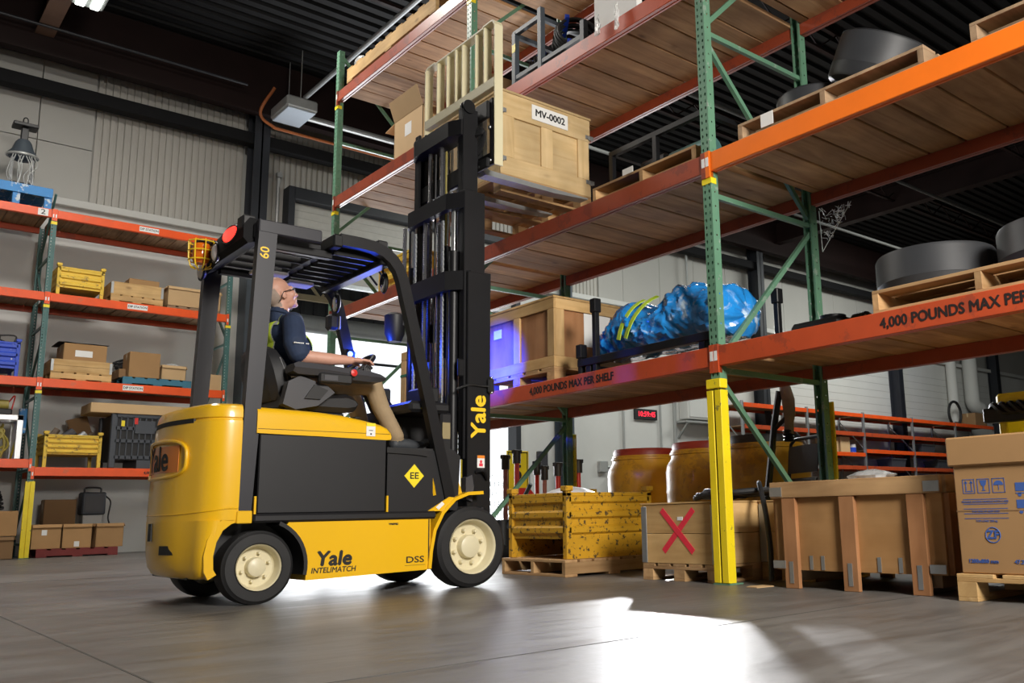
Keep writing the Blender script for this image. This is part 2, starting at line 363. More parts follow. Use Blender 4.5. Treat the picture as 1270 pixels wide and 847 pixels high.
    def ell(s, c, r, n=16, m=10, mx=None):
        vs = []; 
        for j in range(1, m):
            t = PI*j/m
            vs += [(c[0]+r[0]*math.sin(t)*math.cos(2*PI*i/n), c[1]+r[1]*math.sin(t)*math.sin(2*PI*i/n), c[2]+r[2]*math.cos(t)) for i in range(n)]
        top = len(vs); vs += [(c[0], c[1], c[2]+r[2]), (c[0], c[1], c[2]-r[2])]; fs = []
        for j in range(m-2): fs += [(j*n+i, (j+1)*n+i, (j+1)*n+(i+1) % n, j*n+(i+1) % n) for i in range(n)]
        fs += [(top, i, (i+1) % n) for i in range(n)]+[(top+1, (m-2)*n+(i+1) % n, (m-2)*n+i) for i in range(n)]
        return s.add(vs, fs, mx)
    def mesh(s, name, m, ang=35):
        me = bpy.data.meshes.new(name); me.from_pydata(s.v, [], s.f)
        bm = bmesh.new(); bm.from_mesh(me); bmesh.ops.recalc_face_normals(bm, faces=bm.faces); bm.to_mesh(me); bm.free()
        me.materials.append(m)
        if ang:
            me.polygons.foreach_set('use_smooth', [True]*len(me.polygons)); me.set_sharp_from_angle(angle=R(ang))
        return me
def put(name, me, parent=None, loc=(0, 0, 0), rot=(0, 0, 0), scale=(1, 1, 1)):
    o = bpy.data.objects.new(name, me); COL.objects.link(o); o.location = loc; o.rotation_euler = rot; o.scale = scale
    if parent: o.parent = parent
    return o
def part(name, mb, m, parent=None, loc=(0, 0, 0), rot=(0, 0, 0), ang=35):
    return put(name, mb.mesh(name, m, ang), parent, loc, rot)
def tag(o, label, cat, group=None):
    o['label'] = label; o['category'] = cat
    if group: o['group'] = group
    return o
def thing(name, label, cat, loc=(0, 0, 0), rz=0., group=None):
    o = bpy.data.objects.new(name, None); COL.objects.link(o); o.location = loc; o.rotation_euler = (0, 0, rz); o.empty_display_size = .1
    return tag(o, label, cat, group)
def struct(name, mb, m, parent=None, ang=35):
    o = part(name, mb, m, parent, ang=ang)
    if parent is None: o['kind'] = 'structure'
    return o
TXT = {}
def text(name, body, size, m, parent, loc, right, up, bold=0., align='CENTER', width=1., depth=.0006, shear=0.):
    """flat lettering: right/up give the reading direction"""
    key = (body, size, bold, align, width, shear, m.name)
    if key not in TXT:
        c = bpy.data.curves.new(name, 'FONT'); c.body = body; c.size = size; c.align_x = align; c.align_y = 'CENTER'
        c.extrude = depth; c.shear = shear; c.resolution_u = 3
        t = bpy.data.objects.new('tmp', c); COL.objects.link(t)
        dg = bpy.context.evaluated_depsgraph_get(); me = bpy.data.meshes.new_from_object(t.evaluated_get(dg))
        bpy.data.objects.remove(t); bpy.data.curves.remove(c); me.name = name
        if width != 1.:
            for v in me.vertices: v.co.x *= width
        if bold:                      # heavier strokes: shifted copies of the letters
            b0 = bmesh.new(); b0.from_mesh(me); b1 = bmesh.new()
            for q, (dx, dy) in enumerate(((-1, 0), (1, 0), (0, -1), (0, 1), (0, 0))):
                c2 = me.copy(); 
                for v in c2.vertices: v.co.x += dx*bold; v.co.y += dy*bold; v.co.z += q*.00015
                b1.from_mesh(c2); bpy.data.meshes.remove(c2)
            b1.to_mesh(me); b0.free(); b1.free()
        me.materials.clear(); me.materials.append(m); TXT[key] = me
    r = Vector(right).normalized(); u = Vector(up).normalized(); n = r.cross(u)
    o = bpy.data.objects.new(name, TXT[key]); COL.objects.link(o)
    mx = Matrix((r, u, n)).transposed().to_4x4(); mx.translation = loc
    o.parent = parent; o.matrix_local = mx; return o
def arc(cx, cy, r, a0, a1, n):
    return [(cx+r*math.cos(R(a0+(a1-a0)*i/n)), cy+r*math.sin(R(a0+(a1-a0)*i/n))) for i in range(n+1)]
def bez(P, n=12):
    """Catmull-Rom through points"""
    P = [Vector(p) for p in P]; out = []
    Q = [P[0]*2-P[1]]+P+[P[-1]*2-P[-2]]
    for i in range(1, len(Q)-2):
        for k in range(n):
            t = k/n; a, b, c, d = Q[i-1:i+3]
            out.append(.5*((2*b)+(c-a)*t+(2*a-5*b+4*c-d)*t*t+(3*b-a-3*c+d)*t**3))
    out.append(P[-1]); return out
# ================================================================ THE SETTING
YW = 13.2          # back wall
def build_shell():
    struct('floor', MB().box(-11, 46, -15, 19, -.2, 0), M['floor'], ang=0)
    # saw-cut joints of the slab
    fl = bpy.data.objects['floor']
    jm = mat('joint_filler', (.07, .066, .06), .7, 0, .2)
    for y in (-1.35, 5.2, 9.3): part('slab_joint', MB().box(-11, 46, y-.004, y+.004, 0, .0012), jm, fl, ang=0)
    for x in (-3.6, 3.2): part('slab_joint', MB().box(x-.004, x+.004, -15, YW, 0, .0012), jm, fl, ang=0)
    # back wall: masonry part with the dock door opening
    mb = MB()
    for x0, x1 in ((-11, 2.3), (7.8, 46)): mb.box(x0, x1, YW, YW+.25, 0, 5.85)
    struct('wall_back', mb, M['wall'], ang=0)
    mb = MB().box(-11, 46, YW+.25, YW+.45, 6.95, 9.7)
    for x0, x1 in ((-11, 2.3), (7.8, 46)): mb.box(x0, x1, YW+.25, YW+.45, 5.85, 6.95)
    wu = struct('wall_back_upper', mb, M['wallp'], ang=0)
    # ribbed siding sheets in front of the upper wall
    def siding(x0, x1, z0, z1):
        n = int((x1-x0)/.115); p = (x1-x0)/n; xs = []
        for i in range(n):
            a = x0+i*p
            xs += [(a, 0), (a+p*.62, 0), (a+p*.70, .035), (a+p*.92, .035)]
        xs.append((x1, 0)); vs = []; fs = []
        for x, d in xs: vs += [(x, YW+.17+d, z0), (x, YW+.17+d, z1)]
        fs = [(2*i, 2*i+2, 2*i+3, 2*i+1) for i in range(len(xs)-1)]
        part('siding_sheet', MB().add(vs, fs), M['corr'], wu, ang=0)
    siding(-1.25, 1.35, 5.98, 8.5); siding(1.62, 2.55, 5.98, 8.3); siding(2.55, 8.2, 7.12, 8.3); siding(8.2, 10.6, 5.98, 8.3)
    # smooth insulated panels with seams
    def panel(x0, x1, z0, z1): part('wall_panel', MB().box(x0+.006, x1-.006, YW+.16, YW+.25, z0+.006, z1-.006, .006), M['wallp'], wu, ang=0)
    for x0, x1 in ((-5.6, -3.9), (-3.9, -2.12), (-2.12, -1.27)):
        panel(x0, x1, 5.98, 7.02); panel(x0, x1, 7.02, 8.5)
    xs = [10.62, 11.5, 12.9, 14.3, 15.7, 17.1, 18.5, 19.9, 21.3, 22.7, 24.1, 25.5, 26.9, 28.3, 29.7, 31.1]
    for a, b in zip(xs, xs[1:]): panel(a, b, 5.98, 8.2)
    # ledge and white trim band
    struct('trim_1', MB().box(-11, 2.3, YW-.12, YW+.16, 5.85, 5.98, .01).box(7.8, 46, YW-.12, YW+.16, 5.85, 5.98, .01), M['wall'], ang=0)
    # block courses on the far part of the wall
    mb = MB()
    for k in range(1, 22): mb.box(16.8, 31.7, YW-.004, YW+.01, k*.25-.006, k*.25+.006)
    struct('trim_2', mb, mat('block_joint', (.42, .42, .40), .8), ang=0)
    # dark tie beam in front of the wall, wall girder, columns
    struct('trim_3', MB().box(-11, 31.5, YW-.30, YW-.06, 7.72, 7.95, .01), M['matte'], ang=0)
    struct('trim_4', MB().box(-11, 46, YW-.5, YW-.46, 8.30, 9.4).box(-11, 46, YW-.58, YW-.36, 8.26, 8.30), M['girder'], ang=0)
    for i, x in enumerate((1.5, 9.1, 16.7, 24.3, 31.9)):
        c = struct('trim_%d' % (5+i), MB().box(x-.15, x+.15, YW-.42, YW-.40, 0, 9.4).box(x-.15, x+.15, YW-.05, YW-.03, 0, 9.4).box(x-.015, x+.015, YW-.42, YW-.03, 0, 9.4), M['greycol'] if i == 1 else M['darkcol'], ang=0)
        if i == 0: part('column_cladding', MB().box(x-.17, x+.17, YW-.44, YW-.02, 0, 5.6, .01), M['greycol'], c, ang=0)
    # roof deck: trapezoid ribs along x
    n = 120; y0 = -15; p = 34./n; pr = []
    for i in range(n):
        a = y0+i*p; pr += [(a, 9.4), (a+p*.5, 9.4), (a+p*.62, 9.46), (a+p*.88, 9.46)]
    pr.append((y0+34., 9.4)); vs = []
    for y, z in pr: vs += [(-11, y, z), (46, y, z)]
    struct('ceiling', MB().add(vs, [(2*i, 2*i+1, 2*i+3, 2*i+2) for i in range(len(pr)-1)]).box(-11, 46, -15, 19, 9.55, 9.6), M['ceil'], ang=0)
    # steel beams along y below the roof deck
    for i, x in enumerate((-2.25, 5.3, 17.5, 25.5)):
        mb = MB().box(x-.14, x+.14, -15, YW-.5, 8.62, 8.65).box(x-.012, x+.012, -15, YW-.5, 8.65, 9.3).box(x-.14, x+.14, -15, YW-.5, 9.3, 9.33)
        struct('trim_%d' % (10+i), mb, M['girder_l'] if i == 0 else M['girder'], ang=0)
    # open web joists along x
    for i, y in enumerate((1.2, 4.9, 8.6)):
        mb = MB().box(-11, 46, y-.04, y+.04, 8.85, 8.90).box(-11, 46, y-.04, y+.04, 9.33, 9.38)
        for k in range(94):
            x = -11+k*.6; mb.bar((x, y, 8.9 if k % 2 else 9.33), (x+.6, y, 9.33 if k % 2 else 8.9), .025, .025)
        struct('trim_%d' % (14+i), mb, M['girder'], ang=0)
    # remaining walls of the hall
    struct('wall_left', MB().box(-11.3, -11, -15, YW, 0, 9.6), M['wallp'], ang=0)
    struct('wall_right', MB().box(46, 46.3, -15, YW+.4, 0, 9.6), M['wallp'], ang=0)
    struct('wall_front', MB().box(-11.3, 46.3, -15.3, -15, 0, 9.6), M['wallp'], ang=0)
    # ---- dock door: dark frame, rolled door slats, jambs
    d = bpy.data.objects.new('door_1', None); COL.objects.link(d); d['kind'] = 'structure'; d.location = (5.05, YW, 0)
    part('frame', MB().box(-2.75, 2.75, -.1, .22, 6.86, 7.12, .01).box(-2.86, -2.72, -.1, .25, 0, 7.12, .01).box(2.72, 2.86, -.1, .25, 0, 7.12, .01), M['darkcol'], d, ang=0)
    sl = MB().prism([(.10, 0), (.14, .0), (.155, .04), (.155, .11), (.14, .150), (.10, .150)], 'x', -2.72, 2.72).mesh('slat', mat('door_slat_white', (.50, .49, .45), .5), 0)
    for k in range(10): put('slat', sl, d, (0, 0, 5.32+k*.153))
    part('bottom_rail', MB().box(-2.72, 2.72, .08, .17, 5.22, 5.32, .01), M['galv'], d, ang=0)
    # canopy beyond the door: ribbed fascia, truss, duct
    can = struct('wall_outside', MB().box(-6, 20, 18.6, 18.7, 5.5, 8.5), mat('canopy_dark_metal', (.045, .047, .050), .6), ang=0)
    mb = MB()
    for k in range(60): mb.box(-4+k*.35, -4+k*.35+.1, 18.54, 18.6, 5.5, 8.5)
    part('rib', mb, mat('canopy_rib_metal', (.03, .03, .034), .6), can, ang=0)
    tm = mat('canopy_truss_cream', (.50, .40, .24), .6)
    mb = MB().box(-6, 20, 18.0, 18.1, 6.05, 6.2).box(-6, 20, 18.0, 18.1, 7.1, 7.2)
    for k in range(30):
        x = -6+k*.85; mb.bar((x, 18.05, 6.15 if k % 2 else 7.15), (x+.85, 18.05, 7.15 if k % 2 else 6.15), .06, .06)
    part('truss', mb, tm, can, ang=0)
    part('duct', MB().cyl((-6, 17.2, 5.25), (20, 17.2, 5.25), .22, 20), M['pipe'], can)
    part('cable', MB().cyl((-6, 16.4, 4.25), (20, 16.4, 4.25), .035, 8), M['darkcol'], can)
    struct('ground_outside', MB().box(-6, 20, YW+.3, 40, -.25, -.01), mat('pale_yard_concrete', (.75, .75, .73), .8), ang=0)
build_shell()

def build_services():
    # lit twin-tube fixture upper left (emits the light it shows)
    def fixture(label, x, y, z, lit, L=1.25, grp='ceiling light fixtures'):
        t = thing('ceiling_light', label, 'light', (x, y, z), 0, None)
        part('housing', MB().box(-.22, .22, -L/2, L/2, 0, .09, .02), M['pipe'], t)
        for s in (-.1, .1): part('tube_lens', MB().box(s-.06, s+.06, -L/2+.03, L/2-.03, -.025, 0, .01), M['tube'] if lit else M['lit_panel'], t)
        part('hanger', MB().cyl((0, -L*.35, .09), (0, -L*.35, 9.4-z), .006, 6).cyl((0, L*.35, .09), (0, L*.35, 9.4-z), .006, 6), M['pipe'], t)
    fixture('lit twin-tube ceiling light beside the brown roof beam', -2.0, 10.1, 8.3, True)
    fixture('small lit ceiling light seen between shelves behind the green upright', 14.2, 10.7, 8.3, True)
    t = thing('ceiling_light', 'boxy grey ceiling light with pale unlit panel and conduits', 'light', (1.85, 12.15, 8.1))
    part('housing', MB().box(-.3, .3, -.42, .42, .05, .28, .03), M['pipe'], t)
    part('panel', MB().box(-.27, .27, -.39, .39, .02, .05, .01), M['lit_panel'], t)
    part('conduit', MB().cyl((0.05, -.4, .3), (.05, -6, .3), .045, 10), M['galv'], t)
    part('conduit', MB().cyl((.3, .05, .12), (5.5, .05, .12), .06, 10), M['pipe'], t)
    part('hanger', MB().cyl((0, .3, .28), (0, .3, 1.3), .008, 6).cyl((0, -.3, .28), (0, -.3, 1.3), .008, 6), M['pipe'], t)
    o = part('gas_pipe', MB().tube(bez([(1.55, 12.4, 8.75), (1.35, 12.55, 8.25), (1.6, 12.6, 8.05), (2.2, 12.62, 8.02), (6.5, 12.62, 8.02)], 6), .03, 8), M['pipe_o']); tag(o, 'thin orange gas pipe running along the back wall under the girder', 'pipe')
    for i, (y, z, lab) in enumerate([(6.9, 8.3, 'pale sprinkler pipe crossing the dark roof at right'), (10.0, 8.3, 'lower sprinkler pipe under the roof behind the right rack')]):
        o = part('sprinkler_pipe', MB().cyl((5, y, z), (45, y, z), .04, 8), M['pipe_d']); tag(o, lab, 'pipe')
    o = part('sprinkler_pipe', MB().cyl((-10, 12.3, 8.6), (1.0, 12.3, 8.6), .025, 8), M['darkcol']); tag(o, 'thin dark pipe along the girder at upper left', 'pipe')
    # wall clock
    t = thing('wall_clock', 'black wall clock with red digits under the shelf', 'clock', (12.0, YW-.05, 3.02))
    part('case', MB().box(-.40, .40, -.04, .05, -.14, .14, .012), M['plastic'], t)
    text('digits', '10:59:45', .19, M['led'], t, (0, -.042, 0), (1, 0, 0), (0, 0, 1), bold=.0015)
    # electrical cabinet, small boxes and conduits on the wall
    t = thing('electrical_cabinet', 'grey electrical cabinet high on the white wall behind the rack', 'cabinet', (13.85, YW-.02, 2.95))
    part('body', MB().box(-.55, .55, -.35, .0, 0, .85, .02), M['wall'], t)
    part('door', MB().box(-.5, .5, -.37, -.35, .05, .8, .01), M['wall'], t)
    part('vent', MB().box(.05, .4, -.38, -.37, .6, .72), M['darkcol'], t)
    part('shelf_bracket', MB().box(-.7, .7, -.4, 0, -.1, -.05).bar((-.6, -.38, -.1), (-.6, 0, -.5), .05, .05).bar((.6, -.38, -.1), (.6, 0, -.5), .05, .05), M['pipe'], t)
    t = thing('junction_box', 'small grey junction box on the white wall left of drums', 'box', (10.45, YW, 1.62))
    part('body', MB().box(-.14, .14, -.12, 0, -.14, .14, .015), M['pipe'], t); part('conduit', MB().cyl((.14, -.05, 0), (.68, -.05, 0), .03, 8), M['pipe'], t)
    o = part('control_box', MB().box(-.22, .22, -.15, 0, 0, .42, .02), M['darkcol'], None, (10.85, YW, .95)); tag(o, 'black control box on the wall behind the yellow bin', 'box')
    for i, (x, z0, z1, r, lab) in enumerate([(11.2, 1.4, 5.8, .03, 'left thin grey conduit on white wall near the clock'), (12.55, 1.2, 5.8, .03, 'thin grey conduit on the wall just right of clock'), (13.1, 1.2, 5.8, .05, 'thicker grey conduit on the wall left of the cabinet'), (13.8, 3.85, 8.0, .035, 'white vertical pipe above the blue bundle')]):
        o = part('conduit', MB().cyl((x, YW-.05, z0), (x, YW-.05, z1), r, 8), M['pipe']); tag(o, lab, 'pipe')
    o = part('wall_pipe', MB().tube([(2.05, YW+.12, 5.99), (2.05, YW+.12, 7.3)], .035, 8).box(2.0, 2.1, YW+.05, YW+.15, 7.3, 7.4), M['pipe']); tag(o, 'thin vertical pipe with small box beside the dock door header', 'pipe')
    o = part('downpipe', MB().tube(bez([(29.6, YW-.35, 7.5), (29.6, YW-.35, 5.0), (29.65, YW-.35, 4.4), (30.0, YW-.4, 4.2)], 6), .28, 14), M['wall']); tag(o, 'thick white pipe with elbow on the far wall', 'pipe')
    o = part('downpipe', MB().cyl((28.3, YW-.24, 3.6), (28.3, YW-.24, 7.8), .2, 12), M['wall']); tag(o, 'straight white pipe on the far wall above the orange rack', 'pipe')
    # truck dock furniture: folding gate
    t = thing('folding_gate', 'folding lattice gate in front of the bright dock door', 'gate', (6.2, 12.6, 0))
    mb = MB()
    for k in range(14):
        for s in (0, 1):
            for j in range(3): mb.bar((k*.11, s*.012, .1+j*.42+(0 if (s+k) % 2 else .42)), (k*.11+.11, s*.012, .1+j*.42+(.42 if (s+k) % 2 else 0)), .012, .02, up=(0, 1, 0))
    part('lattice', mb, M['galv'], t); part('post', MB().box(-.03, .0, -.02, .03, 0, 1.5), M['galv'], t); part('post', MB().box(1.54, 1.57, -.02, .03, 0, 1.5), M['galv'], t)
build_services()

# ================================================================ RACKS
def cell(mb, y0, y1, z0, z1, hw, hh, f):
    """sheet cell with an eight-sided hole; f maps (a, z) to 3d"""
    ym, zm = (y0+y1)/2, (z0+z1)/2
    o = [(y0, z0), (ym, z0), (y1, z0), (y1, zm), (y1, z1), (ym, z1), (y0, z1), (y0, zm)]
    h = [(ym-hw*.5, zm-hh), (ym, zm-hh*1.1), (ym+hw*.5, zm-hh), (ym+hw, zm), (ym+hw*.7, zm+hh), (ym, zm+hh*1.15), (ym-hw*.7, zm+hh), (ym-hw, zm)]
    mb.add([f(*p) for p in o]+[f(*p) for p in h], [(i, (i+1) % 8, 8+(i+1) % 8, 8+i) for i in range(8)])
def upright_mesh(name, Hh, m, pitch=.0508, w=.078, d=.07):
    """perforated C post: perforated face at x=0 towards -x, channel open to +x"""
    mb = MB(); n = int(Hh/pitch); g = Hh/n
    for k in range(n):
        z0, z1 = k*g, (k+1)*g
        for a, b in ((-w/2, 0), (0, w/2)): cell(mb, a, b, z0, z1, .0068, .0105, lambda y, z: (0, y, z))
    n2 = n//2; g2 = Hh/n2
    for s in (-1, 1):
        for k in range(n2): cell(mb, 0, d, k*g2, (k+1)*g2, .006, .006, lambda a, z, s=s: (a, s*w/2, z))
        mb.add([(d, s*w/2, 0), (d, s*w*.28, 0), (d, s*w*.28, Hh), (d, s*w/2, Hh)], [(0, 1, 2, 3)])
    return mb.mesh(name, m, 0)
def beam_mesh(name, L, m, h=.135):
    """step beam along +y from 0 to L, face at x=0, ledge behind; bottom at z=0"""
    mb = MB().box(0, .036, 0, L, 0, h, .004).box(.042, .064, 0, L, .0, h-.040, .003).box(.03, .05, 0, L, .01, h-.045)
    return mb.mesh(name, m, 0)
BR = .012
def add_beam(rack, y0, y1, x, z, m, flip, stick=True, h=.135):
    """beam with its two connector plates; flip for the rear face"""
    L = y1-y0-.078; s = -1 if flip else 1
    o = put('beam', beam_mesh('beam', L, m, h), rack, (x, y0+.039, z)) if not flip else put('beam', beam_mesh('beam', L, m, h), rack, (x, y1-.039, z), (0, 0, PI))
    if not flip:
        for e in (0, 1):
            yy = -.04 if e == 0 else L+.002
            part('connector', MB().box(-.008, -.002, yy, yy+.038, -.045, h+.01, .002).box(-.008, .03, (-.004 if e == 0 else L), (0 if e == 0 else L+.004), -.045, h+.01), m, o, ang=0)
            if stick: part('clip_sticker', MB().box(-.010, -.008, yy+.006, yy+.032, .035, .10), M['white'], o, ang=0)
    return o
def upright_set(rack, mesh, y, D, Hh, mg, guard, tapes, flip=0):
    put('upright', mesh, rack, (0, y, 0)); put('upright', mesh, rack, (D, y, 0), (0, 0, PI))
    for x, s in ((0, 1), (D, -1)): part('foot_plate', MB().box(x-.03 if s > 0 else x-.1, x+.1 if s > 0 else x+.03, y-.07, y+.07, 0, .008), mg, rack, ang=0)
    # bracing
    zs = [.16+1.22*k for k in range(6)]
    for i, z in enumerate(zs):
        if z > Hh-.1: break
        if i: part('brace', MB().bar((.05, y, z), (D-.05, y, z), .03, .035), mg, rack, ang=0)
        if i+1 < len(zs):
            a, b = (z+.06, zs[i+1]-.06) if (i+flip) % 2 else (zs[i+1]-.06, z+.06)
            if max(a, b) < Hh: part('brace', MB().bar((.05, y+.005, a), (D-.05, y+.005, b), .03, .035), mg, rack, ang=0)
    if guard:
        g = part('post_guard', MB().box(-.028, -.012, y-.062, y-.007, .01, guard, .003).box(-.028, -.012, y+.007, y+.062, .01, guard, .003).prism([(-.016, y-.06), (-.016, y+.06), (.045, y+.06), (.045, y+.052), (-.004, y+.052), (-.004, y-.052), (.045, y-.052), (.045, y-.06)], 'z', .01, guard), M['guard'], rack, ang=0)
        part('guard_seam', MB().box(-.020, -.0165, y-.0072, y+.0072, .012, guard-.002), M['ink'], rack, ang=0)
        part('guard_cap', MB().box(-.03, .045, y-.062, y+.062, guard+.012, guard+.075, .004), M['guard'], rack, ang=0)
    for z in tapes: part('yellow_tape', MB().box(-.004, .05, y-.042, y+.042, z, z+.042), M['tape'], rack, ang=0)
def deck(rack, bmesh_, y0, y1, z, D, seed, gap=(), wmean=.30, th=.038):
    rnd = random.Random(seed); y = y0+.01
    while y < y1-.05:
        w = min(wmean*rnd.uniform(.85, 1.1), y1-.008-y)
        if w > .06:
            put('board', board_mesh(bmesh_, D-.09, w-.013, th), rack, (.04+rnd.uniform(-.006, .006), y, z+rnd.uniform(-.002, .003)), (0, 0, rnd.uniform(-.003, .003)))
        y += w
BOARDS = {}
def board_mesh(m, a, b, th):
    k = (m.name, round(a*200), round(b*200))
    if k not in BOARDS: BOARDS[k] = MB().box(0, k[1]/200, 0, k[2]/200, 0, th, .005).mesh('board', m, 0)
    return BOARDS[k]

RD = 1.205; RB = 3.019
LV = [1.402, 2.755, 4.182, 5.555]      # beam undersides of the right rack
def build_right_rack():
    rk = thing('pallet_rack', 'tall green pallet rack with red beams and plank shelves right of the forklift', 'rack')
    um = upright_mesh('upright', 6.25, M['green'])
    ub = M['deck']
    ys = [-RB, 0, RB, 2*RB]
    for i, y in enumerate(ys):
        tp = [z-.085 for z in (LV if i in (2, 3) else LV[1:])]
        upright_set(rk, um, y, RD, 6.25, M['green'], 1.24 if i < 3 else 0, [] if i == 0 else tp, 1 if i == 2 else 0)
    for i in range(3):
        y0, y1 = ys[i], ys[i+1]
        for k, z in enumerate(LV):
            if i == 0 and k == 3: continue
            m = M['brown']
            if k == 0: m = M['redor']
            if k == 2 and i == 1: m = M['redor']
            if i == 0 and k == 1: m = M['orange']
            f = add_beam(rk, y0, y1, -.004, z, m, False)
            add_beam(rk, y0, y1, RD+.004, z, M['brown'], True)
            deck(rk, ub, y0+.03, y1-.03, z+.095, RD, 100+i*10+k)
            if k == 0 and i in (0, 1):
                L = RB-.078
                yc = L/2 if i == 1 else L/2-.28
                text('stencil_lettering', '4,000 POUNDS MAX PER SHELF', .083, M['stencil'], f, (-.0012, yc+.02, .066), (0, -1, 0), (0, 0, 1), bold=.0028, width=.92)
    # lower right yellow guard on the rear posts
    for y in ys[1:3]: part('post_guard', MB().box(RD+.012, RD+.03, y-.062, y+.062, .01, 1.24, .003), M['guard'], rk, ang=0)
    return rk
RACK = build_right_rack()

LX0, LY0, LBW = -1.997, 11.782, 2.716
LT = [1.333, 2.672, 4.003, 5.332]      # beam tops of the left rack
def build_left_rack():
    rk = thing('pallet_rack', 'teal pallet rack with bright orange beams against the back wall at left', 'rack', (LX0, LY0, 0))
    um = upright_mesh('upright', 5.30, M['green_d']); D = 1.07
    mg = M['green_d']
    def up(name, me, x, y, face): return put(name, me, rk, (x, y, 0), (0, 0, PI/2 if face < 0 else -PI/2))
    for i, x in enumerate((-LBW, 0, LBW)):
        up('upright', um, x, 0, -1); up('upright', um, x, D, 1)
        # rot +90: local -x face -> -y
        for y in (0, D): part('foot_plate', MB().box(x-.07, x+.07, y-.06, y+.06, 0, .008), mg, rk, ang=0)
        z = .2; k = 0
        while z < 5.0:
            part('brace', MB().bar((x, .05, z), (x, D-.05, z), .03, .035), mg, rk, ang=0)
            part('brace', MB().bar((x, .05, z+.06 if k % 2 else z+1.0), (x, D-.05, z+1.0 if k % 2 else z+.06), .03, .035), mg, rk, ang=0)
            z += 1.1; k += 1
        part('post_guard', MB().box(x-.062, x-.004, -.03, -.012, .01, 1.12, .003).box(x+.004, x+.062, -.03, -.012, .01, 1.12, .003).box(x-.062, x+.062, -.014, -.004, .01, 1.12), M['guard'], rk, ang=0)
        for zt in LT[1:] if i < 2 else LT[2:3]: part('yellow_tape', MB().box(x-.042, x+.042, -.004, .05, zt-.235, zt-.19), M['tape'], rk, ang=0)
    h = .13
    bm_ = lambda L: MB().box(0, L, 0, .036, 0, h, .004).box(0, L, .042, .064, 0, h-.04, .003).box(0, L, .03, .05, .01, h-.045).mesh('beam', M['lorange'], 0)
    br_ = lambda L: MB().box(0, L, -.036, 0, 0, h, .004).box(0, L, -.064, -.042, 0, h-.04, .003).mesh('beam', M['redor'], 0)
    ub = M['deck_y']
    for b, x0 in enumerate((-LBW, 0)):
        L = LBW-.078
        fb = bm_(L); rb = br_(L)
        for k, zt in enumerate(LT):
            if k == 0 and b == 0: zt += .115
            o = put('beam', fb, rk, (x0+.039, -.004, zt-h)); put('beam', rb, rk, (x0+.039, D+.004, zt-h))
            for e in (0, 1):
                xx = -.04 if e == 0 else L+.002
                part('connector', MB().box(xx, xx+.038, -.008, -.002, -.05, h+.01, .002), M['lorange'], o, ang=0)
                part('clip_sticker', MB().box(xx+.010, xx+.028, -.010, -.008, .0, .055), M['white'], o, ang=0)
            if b == 1 and k in (1, 2, 3):
                xs = {3: 1.17, 2: 1.08, 1: 1.10}[k]
                st = part('shelf_sign', MB().box(xs, xs+.30, -.004, -.001, .025, .105), M['white'], o, ang=0)
                text('lettering', 'DIP STATION', .052, M['ink'], o, (xs+.15, -.0048, .065), (1, 0, 0), (0, 0, 1), bold=.0008, width=.92)
            if b == 1 and k == 0:
                text('stencil_lettering', '4,000 POUNDS MAXIMUM PER SHELF', .056, M['stencil'], o, (1.95, -.0012, .06), (1, 0, 0), (0, 0, 1), bold=.0022)
            if b == 0 and k == 3:
                part('bay_sign', MB().box(L-.19, L-.05, -.004, -.001, .008, .118), M['white'], o, ang=0)
                text('lettering', '2', .11, M['ink'], o, (L-.12, -.0048, .062), (1, 0, 0), (0, 0, 1), bold=.001, width=1.3)
            rnd = random.Random(300+b*10+k); x = x0+.03
            while x < x0+LBW-.08:
                w = min(.215*rnd.uniform(.85, 1.1), x0+LBW-.03-x)
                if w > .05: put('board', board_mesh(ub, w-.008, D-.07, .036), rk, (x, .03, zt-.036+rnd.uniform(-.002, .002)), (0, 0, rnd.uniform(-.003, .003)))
                x += w
    return rk
LRACK = build_left_rack()

def build_far_rack():
    rk = thing('pallet_rack', 'low orange and grey rack along the far wall behind the crates', 'rack', (14.6, 12.0, 0))
    D = .9; n = 5; B = 2.95; tops = [.62, 1.2, 1.75, 2.28, 2.80, 3.40]
    gm = M['galv']
    pm = MB().box(-.045, .045, 0, .06, 0, 3.45, .004).mesh('upright', gm, 0)
    for i in range(n+1):
        put('upright', pm, rk, (i*B, 0, 0)); put('upright', pm, rk, (i*B, D, 0))
        for k in range(3): part('brace', MB().bar((i*B, .05, .3+k*1.), (i*B, D, 1.2+k*1.), .03, .03), gm, rk, ang=0)
    bm_ = MB().box(.05, B-.05, -.02, .04, 0, .12, .004).mesh('beam', M['lorange'], 0)
    b2 = MB().box(.05, B-.05, -.02, .04, 0, .12, .004).mesh('beam', M['redor'], 0)
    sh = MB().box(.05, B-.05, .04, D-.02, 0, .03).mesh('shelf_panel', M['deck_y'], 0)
    for i in range(n):
        for k, z in enumerate(tops):
            dz = -.12 if i == 1 and k == 3 else 0
            put('beam', bm_ if k in (3, 5) else b2, rk, (i*B, 0, z-.12+dz)); put('beam', b2, rk, (i*B, D, z-.12+dz)); put('shelf_panel', sh, rk, (i*B, 0, z-.05+dz))
    part('shelf_sign', MB().box(B*1.1, B*1.1+.4, -.026, -.021, 1.63, 1.73), M['white'], rk, ang=0)
    return rk
FRACK = build_far_rack()
